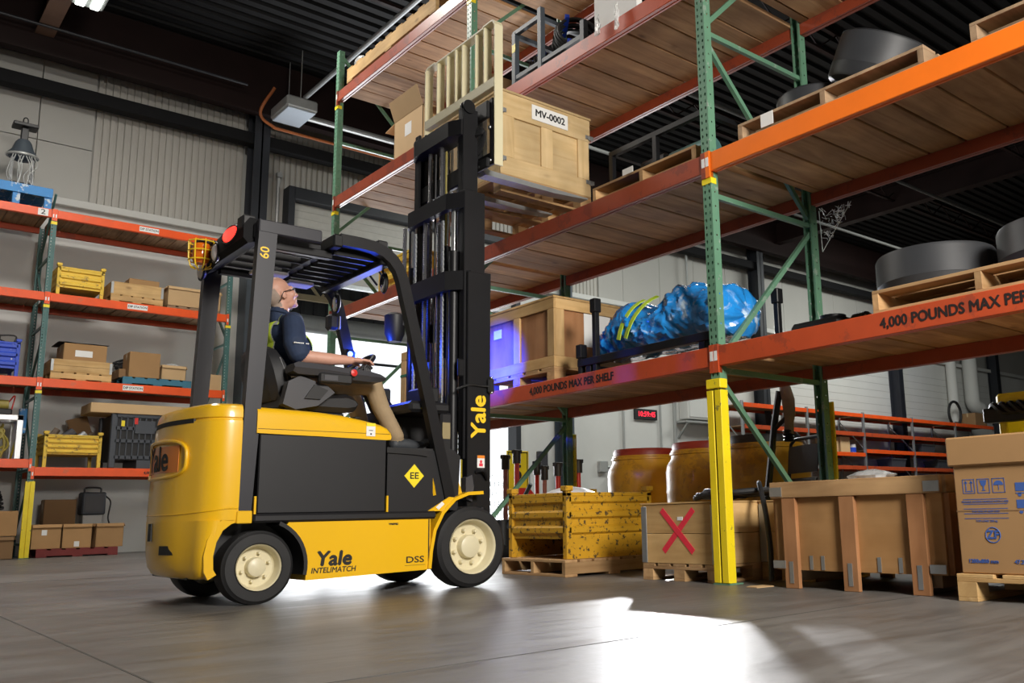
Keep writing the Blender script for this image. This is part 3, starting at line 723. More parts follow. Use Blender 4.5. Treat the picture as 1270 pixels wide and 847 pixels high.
# ================================================================ FORKLIFT (local: x forward, y left, z up, origin under the drive axle)
FX, FY = -1.056, 1.782
def build_forklift():
    f = thing('forklift', 'yellow electric counterbalance forklift lifting a crate to the rack', 'forklift', (FX, FY, 0))
    Y, B, K = M['yellow'], M['black'], M['grey_bl']
    # ---------------- wheels
    def wheel(x, ys, r, w, rim_r, nuts, lab=None):
        s = -1 if ys < 0 else 1            # outer side
        mx = Matrix.Translation((x, ys, r)) @ Matrix.Rotation(-s*PI/2, 4, 'X')   # local z -> outward
        t = part('tyre', MB().lathe([(rim_r, -w), (r*.90, -w), (r*.975, -w*.93), (r, -w*.80), (r, -w*.22), (r*.985, -w*.1), (r*.95, -.012), (r*.90, 0), (rim_r*1.06, .002), (rim_r, -.006), (rim_r, -w)], 48, mx, cap=False), M['rubber'], f)
        c = rim_r
        rm = part('rim', MB().lathe([(0, -w*.40), (c*.34, -w*.40), (c*.42, -w*.40), (c*.80, -w*.40), (c*.86, -w*.36), (c*.93, -w*.08), (c*.95, -.004), (c*1.0, .004), (c*1.005, -.01), (c*1.005, -w*.5), (0, -w*.5)], 40, mx, cap=False), M['cream'], t)
        part('hub_cap', MB().lathe([(c*.44, -w*.42), (c*.43, -w*.24), (c*.40, -w*.15), (c*.30, -w*.11), (0, -w*.10)], 28, mx, cap=False), M['cream'], t)
        for k in range(nuts):
            a = 2*PI*k/nuts+.3; rr = c*.62
            part('wheel_nut', MB().lathe([(c*.075, -w*.41), (c*.075, -w*.30), (c*.05, -w*.24), (0, -w*.23)], 10, mx @ Matrix.Translation((rr*math.cos(a), rr*math.sin(a), 0)), cap=False), M['cream'], t)
    for s in (-1, 1):
        wheel(-.02, s*.535, .265, .19, .178, 8)
        wheel(-1.42, s*.505, .205, .17, .128, 6)
    # ---------------- frame side (yellow) with rear arch
    def side(x0, y0, y1):
        pl = [(-.335, .135), (-.335, .455), (-1.265, .455)]
        pl += [(-1.42+.27*math.cos(R(a)), .205+.27*math.sin(R(a))) for a in (58, 45, 32, 18, 4, -8)]
        pl += [(-1.155, .118)]
        return MB().prism(pl, 'y', y0, y1)
    part('frame', side(0, -.525, .525), Y, f)
    part('arch_liner', MB().prism([(-1.42+.272*math.cos(R(a)), .205+.272*math.sin(R(a))) for a in range(-12, 70, 8)]+[(-1.42+.25*math.cos(R(a)), .205+.25*math.sin(R(a))) for a in range(68, -13, -8)], 'y', -.535, .535), M['plastic'], f)
    part('frame_seam', MB().box(-.352, -.345, -.528, -.524, .14, .45), M['ink'], f, ang=0)
    part('underframe', MB().box(-1.75, -.1, -.33, .33, .15, .50).box(-1.62, -1.26, -.34, .34, .42, .55), M['plastic'], f, ang=0)
    part('axle', MB().cyl((-1.42, -.36, .205), (-1.42, .36, .205), .06, 12), M['plastic'], f); part('axle', MB().cyl((-.02, -.36, .265), (-.02, .36, .265), .08, 12), M['plastic'], f)
    part('sill', MB().box(-1.475, -.30, -.54, .54, .452, .502, .012), M['black_s'], f)
    for s in (-1, 1): part('leg_socket', MB().box(-1.565, -1.480, s*.46, s*.535, .45, .52, .004), Y, f)
    for xx in (-1.468, -.650): part('latch_strip', MB().box(xx-.006, xx+.006, -.537, -.522, .50, .60), Y, f, ang=0)
    part('battery_panel', MB().box(-1.455, -.660, -.528, .528, .502, .955, .006), M['black_s'], f)
    # ---------------- hood: yellow battery cover, top sloping to the front
    rg = []
    prof = [(-1.475, .958, 1.112), (-1.30, .955, 1.108), (-1.1, .953, 1.102), (-.95, .95, 1.09), (-.80, .948, 1.066), (-.70, .946, 1.045), (-.655, .946, 1.025), (-.632, .950, .995), (-.628, .962, .972)]
    for x, z0, z1 in prof:
        b = min(.045, (z1-z0)*.4); ring = []
        for (cy, cz, a0) in ((.53-b, z1-b, 0), (-.53+b, z1-b, 90)):
            ring += [(x, cy+b*math.cos(R(a0+a)), cz+b*math.sin(R(a0+a))) for a in (0, 22, 45, 67, 90)]
        ring += [(x, -.53, z0), (x, .53, z0)]
        rg.append(ring)
    hd = part('hood', MB().rings(rg), Y, f)
    part('hood_seam', MB().box(-1.47, -.64, -.5315, .5315, .982, .985), mat('dark_seam', (.12, .06, .005), .6), f, ang=0)
    part('hood_vent', MB().box(-.86, -.82, -.49, -.44, 1.077, 1.089, .004), M['plastic'], f)
    lb = part('warning_label', MB().box(-.802, -.742, -.534, -.5305, .966, 1.048), M['white'], f, ang=0)
    part('label_band', MB().box(-.802, -.742, -.5348, -.534, 1.028, 1.048), M['tape'], lb, ang=0)
    part('label_sign', MB().box(-.776, -.766, -.5348, -.534, .975, .985).box(-.786, -.758, -.5348, -.534, 1.000, 1.004), M['ink'], lb, ang=0)
    # ---------------- counterweight
    def plan(sc, bul, xf, hw, n=10):
        """outline: flat front at xf, sides to rounded rear corners, bowed rear"""
        cx = min(-1.60, xf-.012); ry = .17*sc; rx = cx-(-1.60-.163*sc)
        pts = [(xf, -hw), (cx, -hw)]
        pts += [(cx-rx*math.sin(R(a)), -hw+ry*(1-math.cos(R(a)))) for a in (15, 30, 45, 60, 75)]
        xr = pts[-1][0]; yr = -pts[-1][1]
        pts += [(xr-bul*.78*math.cos(PI/2*(y/yr))**.8 if abs(y) < yr else xr, y) for y in [(-yr+2*yr*k/n) for k in range(1, n)]]
        pts += [(x, -y) for x, y in pts[:7][::-1]]
        return pts
    up = [(.47, 1.0, .135, .523), (.60, 1.0, .130, .528), (.80, .98, .122, .530), (1.0, .95, .112, .530), (1.025, .94, .108, .528), (1.030, .90, .10, .520), (1.038, .90, .10, .520), (1.043, .94, .108, .528), (1.085, .92, .098, .526), (1.108, .88, .085, .518), (1.120, .80, .06, .500)]
    cw = part('counterweight', MB().rings([[(x, y, z) for x, y in plan(s, b, -1.555, hw)] for z, s, b, hw in up]), Y, f)
    lo = [(.155, .86, .04, .44), (.17, .93, .075, .475), (.21, .98, .105, .497), (.28, 1.0, .12, .508), (.38, 1.0, .13, .518), (.47, 1.0, .135, .523)]
    part('counterweight_skirt', MB().rings([[(x, y, z) for x, y in plan(s, b, -1.648-(.045 if z < .3 else .02 if z < .42 else 0), hw)] for z, s, b, hw in lo]), Y, cw)
    # curved lip of the wheel arch
    for s in (-1, 1):
        pts = [(-1.555, .485), (-1.60, .47), (-1.65, .43), (-1.685, .36), (-1.70, .28), (-1.695, .20), (-1.675, .165)]
        part('arch_lip', MB().tube([(x, s*.50, z) for x, z in pts], 0, rect=(.05, .035), up=(0, 1, 0)), Y, cw)
    def xr2(y): return -1.748-.088*math.cos(PI/2*min(1, abs(y)/.405))**.8
    pl_ = plan(1.0, .133, -1.556, .5275)
    part('body_crease', MB().tube([(x, y, .535-.03*max(0, min(1, (-1.62-x)/.2))) for x, y in pl_], .004, 6), Y, cw)
    # dark slots, tow pin and decal recess on the rear face
    part('vent_slot', MB().rings([[(xr2(y)-.002, y, 1.016), (xr2(y)-.002, y, 1.040), (xr2(y)+.03, y, 1.040), (xr2(y)+.03, y, 1.016)] for y in [-.36+.06*k for k in range(10)]]), M['ink'], cw)
    xr3 = lambda y: -1.763-.10*math.cos(PI/2*min(1, abs(y)/.35))**.8
    part('bumper_slot', MB().rings([[(xr3(y)-.003, y, .285), (xr3(y)-.003, y, .335), (xr3(y)+.04, y, .335), (xr3(y)+.04, y, .285)] for y in (-.30, -.26, -.22, -.18, -.14)]), M['ink'], cw, ang=0)
    part('tow_slot', MB().box(-1.8695, -1.80, -.03, .03, .36, .46), M['ink'], cw, ang=0)
    ovl = [(math.copysign(abs(math.cos(a))**.55, math.cos(a))*.34, .82+math.copysign(abs(math.sin(a))**.55, math.sin(a))*.105) for a in [2*PI*k/40 for k in range(40)]]
    def xr(y): yr = .405; return -1.755-.096*math.cos(PI/2*min(1, abs(y)/yr))**.8
    part('decal_rim', MB().tube([(xr(y)-.004, y, z) for y, z in ovl], .011, 8, closed=True), Y, cw)
    dm = mat('decal_orange', (.72, .20, .01), .35, 0, .05, coat=.4)
    ys = [-.27+.54*k/14 for k in range(15)]
    part('decal', MB().rings([[(xr(y)-.0035, y, .745), (xr(y)-.0035, y, .895), (xr(y)-.001, y, .895), (xr(y)-.001, y, .745)] for y in ys]), dm, cw)
    lt = text('rear_lettering', 'Yale', .20, M['ink'], cw, (0, 0, 0), (0, -1, 0), (0, 0, 1), bold=.004)
    lt.data = lt.data.copy()
    for v in lt.data.vertices:                      # bend the letters onto the bowed rear face
        y = -v.co.x; z = v.co.y+.82; v.co = (xr(y)-.0055-v.co.z, y, z)
    lt.matrix_local = Matrix.Identity(4)
    # ---------------- step, floor and front body
    part('step_panel', MB().prism([(-.645, .50), (-.645, .905), (-.36, .888), (-.30, .52), (-.30, .50)], 'y', -.515, .515), M['black_s'], f)
    part('step_brow', MB().prism([(-.655, .868), (-.655, .902), (-.37, .888), (-.365, .85), (-.45, .86)], 'y', -.528, .528), M['plastic'], f)
    part('front_body', MB().prism([(-.36, .888), (-.30, .52), (-.12, .50), (-.10, .86), (-.15, .90)], 'y', -.50, .50), M['black_s'], f)
    part('floor_plate', MB().box(-.66, -.16, -.49, .49, .885, .905).prism([(-.35, .90), (-.17, 1.0), (-.17, .90)], 'y', -.40, .40), M['rubber'], f, ang=0)
    d = part('load_diamond', MB().prism([(-.455, .65), (-.385, .725), (-.455, .80), (-.525, .725)], 'y', -.5178, -.5150), M['tape'], f, ang=0)
    text('lettering', 'EE', .058, M['ink'], d, (-.455, -.5182, .725), (1, 0, 0), (0, 0, 1), bold=.001, width=1.15)
    # fenders over the drive wheels
    for s in (-1, 1):
        pts = [(-.345, .14), (-.335, .25), (-.31, .38), (-.25, .49), (-.16, .575), (-.06, .612), (.06, .618)]
        fd = part('fender', MB().tube([(x, s*.44, z) for x, z in pts], 0, rect=(.20, .022), up=(-1, 0, .3)), Y, f)
        part('fender_brace', MB().bar((-.30, s*.50, .60), (-.335, s*.46, .90), .012, .03).bar((-.10, s*.5, .61), (-.16, s*.46, .84), .012, .03), Y, f)
        part('fender_gusset', MB().prism([(-.36, .50), (-.25, .50), (-.14, .585), (-.20, .59)], 'y', s*.527, s*.515), Y, f, ang=0)
    part('fender_label', MB().prism([(-.30, .525), (-.255, .56), (-.235, .545), (-.28, .508)], 'y', -.5292, -.527), M['white'], f, ang=0)
    # ---------------- overhead guard
    LEGY = .488
    for s in (-1, 1):
        part('guard_rear_leg', MB().prism([(-1.562, .50), (-1.482, .50), (-1.402, 2.19), (-1.512, 2.235)], 'y', s*(LEGY-.03), s*(LEGY+.03)), K, f, ang=0)
        part('guard_rear_rail', MB().box(-1.515, -1.125, s*(LEGY-.032), s*(LEGY+.032), 2.155, 2.235, .006), K, f)
        pts = bez([(-1.00, 2.215), (-.88, 2.215), (-.75, 2.208), (-.655, 2.18), (-.585, 2.12), (-.535, 2.03), (-.45, 1.70), (-.35, 1.30), (-.255, .92), (-.19, .66), (-.165, .56)], 5) if False else [(-1.0, 2.205), (-.86, 2.205), (-.76, 2.198), (-.69, 2.175), (-.63, 2.135), (-.585, 2.08), (-.555, 2.01), (-.46, 1.66), (-.36, 1.27), (-.26, .88), (-.175, .55)]
        part('guard_front_leg', MB().tube([(x, s*LEGY, z) for x, z in pts], 0, rect=(.058, .075), up=(.4, 0, .9)), B, f)
    part('guard_crossbar', MB().box(-1.05, -.985, -.52, .52, 2.15, 2.235, .01), B, f)
    part('guard_rear_crossbar', MB().box(-1.52, -1.44, -.46, .46, 2.13, 2.225, .008), B, f)
    for s in (-1, 1): part('guard_inner_rail', MB().box(-1.45, -1.0, s*.375-.025, s*.375+.025, 2.10, 2.15, .005), B, f)
    part('guard_front_crossbar', MB().box(-.70, -.62, -.47, .47, 2.10, 2.15, .008), B, f)
    for k in range(8):
        y = -.40+k*.8/7
        part('guard_slat', MB().box(-1.0, -.66, y-.011, y+.011, 2.13, 2.20, .003), B, f, ang=0)
    for k in range(5):
        y = -.32+k*.16; part('guard_slat', MB().box(-1.45, -1.04, y-.010, y+.010, 2.15, 2.20, .003), B, f, ang=0)
    part('roof_light_strip', MB().box(-1.28, -1.05, .18, .30, 2.105, 2.13, .005), M['white'], f); part('roof_light_strip', MB().box(-1.0, -.82, .30, .42, 2.095, 2.12, .005), M['white'], f)
    # rear header with lamps
    rg = []
    for k in range(11):
        y = -.43+.95*k/10; t = abs(k/10-.35); zt = 2.285-.10*t*t*2; xb = -1.575+.10*max(0, k/10-.55)
        rg.append([(-1.46, y, 2.13), (xb+.03, y, 2.10), (xb, y, 2.13), (xb, y, zt-.05), (xb+.035, y, zt), (-1.46, y, zt)])
    part('rear_header', MB().rings(rg), M['matte'], f)
    def lamp(name, x, y, z, rx, rz, m):
        o = part(name, MB().ell((x, y, z), (.03, rx, rz), 18, 10), m, f)
        part('bezel', MB().tube([(x-.004, y+math.cos(a)*(rx+.006), z+math.sin(a)*(rz+.006)) for a in [2*PI*k/20 for k in range(20)]], .007, 6, closed=True), M['plastic'], o)
    lamp('tail_light', -1.572, -.20, 2.205, .125, .042, M['lamp_red'])
    lamp('reverse_lamp', -1.572, .06, 2.15, .045, .058, M['lamp_w'])
    lamp('rear_work_lamp', -1.535, .45, 2.115, .05, .05, M['lamp_w'])
    part('camera_box', MB().box(-1.58, -1.50, -.42, -.32, 2.19, 2.28, .01), M['plastic'], f)
    bc = part('beacon', MB().lathe([(0, 0), (.04, 0), (.055, .03), (.055, .11), (.05, .13), (0, .14)], 18, Matrix.Translation((-1.60, .27, 2.12)), cap=False), M['lamp_a'], f)
    cg = MB(); bx, by = -1.60, .27
    for k in range(8):
        a = 2*PI*k/8; ca, sa = math.cos(a), math.sin(a)
        cg.tube([(bx+ca*rr, by+sa*rr, z) for rr, z in ((.03, 2.085), (.065, 2.10), (.078, 2.15), (.082, 2.26), (.075, 2.272))], .0045, 6)
    for z, rr in ((2.14, .077), (2.20, .08), (2.262, .082)): cg.tube([(bx+rr*math.cos(2*PI*k/20), by+rr*math.sin(2*PI*k/20), z) for k in range(20)], .0045, 6, closed=True)
    part('beacon_cage', cg, M['cage'], f); part('beacon_bracket', MB().box(-1.63, -1.50, .22, .32, 2.262, 2.278), M['plastic'], f, ang=0)
    text('lettering', '60', .075, M['inky'], f, (-1.474, -LEGY-.0315, 2.03), (0.05, 0, 1), (-1, 0, .05), bold=.001)
    # mirrors, lamps and cables at the front of the guard
    for s, yy in ((1, .40), (-1, -.33)):
        o = part('mirror', MB().ell((-.60, yy, 2.02), (.022, .045, .075), 16, 10), M['plastic'], f)
        part('mirror_glass', MB().ell((-.614, yy, 2.02), (.012, .038, .066), 16, 10), M['mirror'], o)
        part('mirror_arm', MB().cyl((-.60, yy, 2.06), (-.62, yy, 2.12), .008, 8), M['plastic'], f)
    part('work_lamp', MB().box(-.64, -.56, .43, .52, 1.83, 1.95, .02), M['plastic'], f)
    part('work_lamp_lens', MB().box(-.555, -.545, .44, .51, 1.84, 1.94, .01), M['lamp_w'], f)
    bl = part('blue_spot_lamp', MB().box(-.50, -.42, .43, .54, 1.60, 1.70, .02), M['plastic'], f)
    part('blue_lens', MB().ell((-.42, .485, 1.65), (.012, .04, .04), 14, 8).ell((-.47, .43, 1.66), (.02, .01, .02), 10, 8), M['lamp_b'], bl)
    mb = MB()
    for k in range(4):
        y = -.25+k*.14; mb.tube(bez([(-.86, y, 2.24), (-.74, y+.03, 2.285+.02*k), (-.62, y, 2.25), (-.52, y-.02, 2.24), (-.40, y, 2.14)], 5), .008, 6)
    mb.box(-.70, -.62, -.42, -.36, 2.235, 2.285, .01).box(-.58, -.52, -.3, -.24, 2.23, 2.28, .01)
    part('cable_bundle', mb, M['plastic'], f)
    # ---------------- cowl, dash, steering
    part('cowl', MB().prism([(-.43, 1.20), (-.44, 1.14), (-.34, 1.10), (-.28, .90), (-.12, .88), (-.10, 1.22), (-.16, 1.25)], 'y', -.12, .42), M['plastic'], f)
    part('cowl_shelf', MB().box(-.45, -.14, -.44, -.02, 1.15, 1.225, .02), M['black_s'], f)
    part('cowl_side', MB().box(-.21, -.12, -.43, -.34, .89, 1.16, .015), M['black_s'], f)
    part('document_pocket', MB().box(-.20, -.14, -.434, -.43, .98, 1.09), mat('kraft_tag', (.30, .24, .12), .7), f, ang=0)
    part('cowl_label', MB().box(-.37, -.31, -.4415, -.440, 1.17, 1.182), M['tape'], f, ang=0)
    part('steering_column', MB().tube(bez([(-.22, .12, .95), (-.30, .12, 1.12), (-.42, .12, 1.30), (-.54, .12, 1.46)], 5), [.10, .10, .10, .10, .10, .095, .09, .085, .08, .075, .07, .065, .06, .055, .05, .045][:16], 14), M['plastic'], f)
    wm = Matrix.Translation((-.585, .12, 1.485)) @ Matrix.Rotation(R(-42), 4, 'Y')
    sw = MB(); sw.tube([tuple(wm @ Vector((.165*math.cos(2*PI*k/32), .165*math.sin(2*PI*k/32), .0))) for k in range(32)], .016, 8, closed=True)
    for a in (90, 210, 330): sw.tube([tuple(wm @ Vector((0, 0, -.02))), tuple(wm @ Vector((.16*math.cos(R(a)), .16*math.sin(R(a)), 0)))], .012, 6)
    sw.lathe([(0, -.05), (.045, -.05), (.045, 0), (0, .01)], 16, wm, cap=False)
    part('steering_wheel', sw, M['plastic'], f)
    part('display', MB().box(-.30, -.22, .26, .40, 1.26, 1.40, .012), M['plastic'], f)
    part('front_gauge_box', MB().box(-.22, -.10, -.22, .02, 1.25, 1.36, .012), M['plastic'], f)
    # ---------------- seat and armrest
    part('seat_base', MB().box(-1.28, -.80, -.22, .30, 1.10, 1.15, .02), M['black_s'], f)
    part('seat_cushion', MB().rings([[(x, y, z) for y, z in [(-.22, z0), (-.25, z0+.03), (-.25, z1-.03), (-.21, z1), (0, z1-.015), (.25, z1), (.29, z1-.03), (.29, z0+.03), (.26, z0)]] for x, z0, z1 in [(-1.24, 1.15, 1.24), (-1.15, 1.145, 1.255), (-.95, 1.14, 1.25), (-.80, 1.14, 1.265), (-.745, 1.15, 1.25), (-.725, 1.17, 1.225)]]), M['seatv'], f)
    rg = []
    for z, xb, t, w in [(1.20, -1.20, .12, .23), (1.28, -1.22, .14, .25), (1.38, -1.25, .13, .25), (1.46, -1.275, .11, .23), (1.52, -1.295, .09, .19), (1.545, -1.305, .05, .15)]:
        rg.append([(xb-t*.5, -w*.8+.03, z), (xb-t*.2, -w+.03, z), (xb+t*.55, -w+.03, z), (xb+t*.62, -w*.72+.03, z), (xb+t*.45, .03, z), (xb+t*.62, w*.72+.03, z), (xb+t*.55, w+.03, z), (xb-t*.2, w+.03, z), (xb-t*.5, w*.8+.03, z)])
    part('seat_back', MB().rings(rg), M['seatv'], f)
    part('seat_seam', MB().tube(bez([(-1.17, -.222, 1.22), (-1.19, -.222, 1.34), (-1.235, -.20, 1.47)], 6), .004, 6), M['greyp'], f)
    part('seat_bracket', MB().prism([(-1.26, 1.16), (-1.18, 1.13), (-1.04, 1.16), (-.93, 1.25), (-.98, 1.29), (-1.16, 1.34), (-1.23, 1.30)], 'y', -.345, -.275), M['greyp'], f)
    br = part('bracket_pod', MB().prism([(-1.13, 1.20), (-1.03, 1.20), (-.98, 1.26), (-1.07, 1.29)], 'y', -.36, -.34), M['plastic'], f)
    part('armrest', MB().rings([[(x, y, z) for y, z in [(-.385, z0), (-.41, (z0+z1)/2), (-.39, z1), (-.27, z1), (-.25, (z0+z1)/2), (-.27, z0)]] for x, z0, z1 in [(-1.22, 1.36, 1.405), (-1.19, 1.345, 1.42), (-1.0, 1.345, 1.415), (-.86, 1.335, 1.405), (-.72, 1.33, 1.40), (-.64, 1.335, 1.385), (-.61, 1.345, 1.37)]]), M['greyp'], f)
    part('armrest_box', MB().box(-1.06, -.84, -.405, -.36, 1.30, 1.365, .01), M['plastic'], f)
    part('armrest_plate', MB().box(-1.03, -.94, -.408, -.405, 1.315, 1.35, .004), M['greyp'], f)
    part('emergency_button', MB().lathe([(0, 0), (.012, 0), (.012, .012), (.022, .014), (.022, .024), (0, .028)], 16, Matrix.Translation((-.84, -.398, 1.375)) @ Matrix.Rotation(PI/2, 4, 'X'), cap=False), M['red'], f)
    mb = MB()
    for k in range(4): mb.tube([(-.74+.022*k, -.37+.02*k, 1.39), (-.745+.022*k, -.37+.02*k, 1.425), (-.73+.022*k, -.365+.02*k, 1.44)], [.008, .008, .011], 8)
    part('control_levers', mb, M['plastic'], f)
    # ---------------- lettering on the side
    text('side_lettering', 'Yale', .115, M['ink'], f, (-.985, -.5265, .232), (1, 0, .0), (0, 0, 1), bold=.0048, width=1.12, shear=.12)
    text('side_lettering', 'INTELIMATCH', .044, M['ink'], f, (-.985, -.5265, .168), (1, 0, 0), (0, 0, 1), bold=.0008, width=1.0, shear=.15)
    text('side_lettering', 'DSS', .055, M['ink'], f, (-.445, -.5265, .20), (1, 0, 0), (0, 0, 1), bold=.0008, width=1.45)
    part('lettering_line', MB().box(-.515, -.372, -.5262, -.525, .166, .168), M['ink'], f, ang=0)
    text('side_lettering', 'YM60VB2', .016, M['ink'], f, (-.60, -.5265, .425), (1, 0, 0), (0, 0, 1), bold=.001)
    # ---------------- mast
    def channel(x0, x1, y, s, z0, z1, t=.022, fl=.055):
        """U channel opening inwards"""
        return MB().box(x0, x1, y-t/2, y+t/2, z0, z1, .004).box(x0, x0+t, y, y+s*fl, z0, z1, .003).box(x1-t, x1, y, y+s*fl, z0, z1, .003)
    for s in (-1, 1):
        part('outer_channel', channel(-.005, .185, s*.425, -s, .10, 2.18), B, f, ang=0)
        part('middle_channel', channel(-.02, .155, s*.395, -s, .85, 2.80), B, f, ang=0)
        part('inner_channel', channel(-.005, .125, s*.345, -s, 1.55, 3.46), B, f, ang=0)
        part('lift_cylinder', MB().cyl((-.035, s*.29, .35), (-.035, s*.29, 2.35), .036, 16), B, f)
        part('cylinder_rod', MB().cyl((-.035, s*.29, 2.35), (-.035, s*.29, 2.72), .022, 14), M['chrome'], f)
    part('outer_crosshead', MB().prism([(-.43, .19), (-.43, .02), (-.30, -.115), (.30, -.115), (.43, .02), (.43, .19), (.40, .19), (.38, .03), (.28, -.065), (-.28, -.065), (-.38, .03), (-.40, .19)], 'z', 2.05, 2.19, Matrix(((0, 1, 0, 0), (1, 0, 0, 0), (0, 0, 1, 0), (0, 0, 0, 1)))), B, f, ang=0)
    part('middle_crosshead', MB().prism([(-.40, .1), (-.40, -.02), (-.28, -.10), (.28, -.10), (.40, -.02), (.40, .1), (.36, .1), (.26, -.05), (-.26, -.05), (-.36, .1)], 'z', 2.66, 2.78, Matrix(((0, 1, 0, 0), (1, 0, 0, 0), (0, 0, 1, 0), (0, 0, 0, 1)))), B, f, ang=0)
    part('inner_crosshead', MB().prism([(-.35, .08), (-.35, -.02), (-.25, -.07), (.25, -.07), (.35, -.02), (.35, .08)], 'z', 3.24, 3.36, Matrix(((0, 1, 0, 0), (1, 0, 0, 0), (0, 0, 1, 0), (0, 0, 0, 1)))), B, f, ang=0)
    for z in (.45, 1.2): part('mast_tie', MB().box(.09, .12, -.42, .42, z, z+.14, .01), B, f)
    part('middle_tie', MB().box(.02, .06, -.38, .38, 1.05, 1.2, .01), B, f)
    for z in (1.75, 2.88): part('inner_tie', MB().box(.02, .06, -.33, .33, z, z+.14, .01), B, f)
    for y, z in ((-.345, 3.47), (.345, 3.40)):
        o = part('chain_pulley', MB().lathe([(0, -.025), (.052, -.025), (.052, -.018), (.040, -.012), (.040, .012), (.052, .018), (.052, .025), (0, .025)], 20, Matrix.Translation((.04, y+.0, z)) @ Matrix.Rotation(PI/2, 4, 'X'), cap=False), B, f)
        part('pulley_bolt', MB().lathe([(.028, -.034), (.028, -.026), (.016, -.026), (.016, -.034)], 14, Matrix.Translation((.04, y, z)) @ Matrix.Rotation(PI/2, 4, 'X') , cap=False), M['steel'], o)
    # leaf chains: individual links read as a ribbed strip
    for y in (-.20, .20):
        for (x, z0, z1) in ((.055, .6, 3.36), (-.075, 1.1, 2.6)):
            mb = MB(); z = z0; k = 0
            while z < z1:
                mb.box(x-.006, x+.006, y-(.014 if k % 2 else .010), y+(.014 if k % 2 else .010), z, z+.017); z += .019; k += 1
            part('lift_chain', mb, M['galv'], f, ang=0)
    # corrugated hose guards
    def hose(y, x, z0, z1, r=.014):
        pr = []; z = z0
        while z < z1: pr += [(r, z), (r*1.25, z+.006), (r, z+.012)]; z += .014
        return MB().lathe([(0, z0)]+pr+[(0, z1)], 10, Matrix.Translation((x, y, 0)), cap=False)
    hm = mat('ribbed_hose', (.10, .10, .105), .4, .3, .1)
    for y, x, z0, z1 in ((.08, -.06, 1.2, 2.72), (.12, .0, 1.6, 3.25), (-.05, .0, 1.6, 3.25), (.32, -.10, 1.9, 2.66), (-.12, -.06, 1.0, 2.6)): part('ribbed_hose', hose(y, x, z0, z1), hm, f, ang=0)
    for y, x, z0, z1, r in ((.02, -.01, .7, 3.2, .009), (-.085, .02, .7, 3.2, .009), (.16, -.03, .7, 2.6, .012), (-.16, .0, .6, 2.2, .012)): part('hydraulic_line', MB().cyl((x, y, z0), (x, y, z1), r, 8), B if y > 0 else M['orhose'], f)
    part('free_lift_cylinder', MB().cyl((.04, -.06, 1.6), (.04, -.06, 2.45), .045, 16), B, f)
    part('free_lift_rod', MB().cyl((.04, -.06, 2.45), (.04, -.06, 3.2), .026, 14), M['chrome'], f)
    # left-hand mast lamp seen below the crosshead, tilt brackets
    part('mast_lamp', MB().lathe([(0, 0), (.05, .0), (.075, .06), (.08, .2), (.05, .22), (0, .22)], 16, Matrix.Translation((-.14, .38, 1.78)), cap=False), M['plastic'], f)
    part('mast_bracket', MB().box(-.06, .03, -.405, -.38, 1.42, 1.55, .01), B, f)
    part('hose_clamp', MB().tube(bez([(-.07, -.40, 1.33), (.0, -.44, 1.36), (.10, -.445, 1.36), (.17, -.46, 1.36)], 6), .008, 6).box(.15, .20, -.47, -.435, 1.31, 1.42, .012), M['plastic'], f)
    for z in (1.315, 1.42): part('bolt', MB().ell((.172, -.468, z), (.012, .012, .012), 10, 6), M['chrome'], f)
    text('mast_lettering', 'Yale', .165, M['inky'], f, (.09, -.4365, 1.145), (0, 0, 1), (-1, 0, 0), bold=.005, width=1.05)
    lb = part('warning_label', MB().box(.075, .135, -.439, -.4365, .79, .875), M['white'], f, ang=0)
    part('label_band', MB().box(.075, .135, -.4396, -.439, .855, .875), mat('label_orange', (.85, .25, .02), .5), lb, ang=0)
    part('label_figure', MB().box(.09, .12, -.4396, -.439, .80, .82).ell((.105, -.4392, .832), (.010, .0008, .012), 10, 6), M['ink_red'], lb, ang=0)
    part('mast_step', MB().prism([(-.03, .58), (.02, .56), (.035, .66), (.02, .74), (-.03, .72)], 'y', -.46, -.40), M['greyp'], f)
    for z in (.50, .76): part('tie_down_hook', MB().tube(bez([(.06, -.44, z), (.10, -.47, z+.01), (.13, -.46, z-.02), (.15, -.44, z-.05)], 5), .012, 8), B, f)
    # ---------------- carriage, backrest, forks
    CZ = 3.02
    for z in (CZ+.0, CZ+.42): part('fork_bar', MB().box(.17, .205, -.48, .48, z, z+.10, .008), B, f)
    for y in (-.465, -.2, .2, .465): part('carriage_plate', MB().box(.165, .21, y-.02, y+.02, CZ+.02, CZ+.52, .005), B, f)
    for s in (-1, 1): part('carriage_roller_arm', MB().box(.04, .17, s*.28-.015, s*.28+.015, CZ-.05, CZ+.45, .005), B, f)
    part('side_shift_frame', MB().box(.135, .165, -.46, -.30, CZ+.36, CZ+.50, .008), M['plastic'], f); part('side_shift_frame', MB().box(.135, .165, -.46, -.16, CZ-.03, CZ+.05, .008), M['plastic'], f)
    mb = MB()
    for k in range(5): mb.tube(bez([(.10, -.30-.01*k, CZ+.16+.02*k), (.12, -.38-.008*k, CZ+.30-.015*k), (.14, -.42, CZ+.22+.01*k), (.13, -.36, CZ+.10+.02*k), (.10, -.30, CZ+.12)], 6), .011, 6)
    part('carriage_hoses', mb, M['plastic'], f)
    part('carriage_bolt', MB().ell((.17, -.455, CZ+.03), (.016, .016, .016), 10, 6).ell((.15, -.35, CZ-.0), (.02, .02, .02), 10, 6).ell((.17, -.45, CZ+.29), (.018, .018, .018), 10, 6), M['steel'], f)
    LB = M['lbr']; z0, z1 = CZ-.02, 4.165
    for s in (-1, 1): part('backrest_side', MB().box(.165, .24, s*.512-.006, s*.512+.006, z0, z1-.035, .003), LB, f, ang=0)
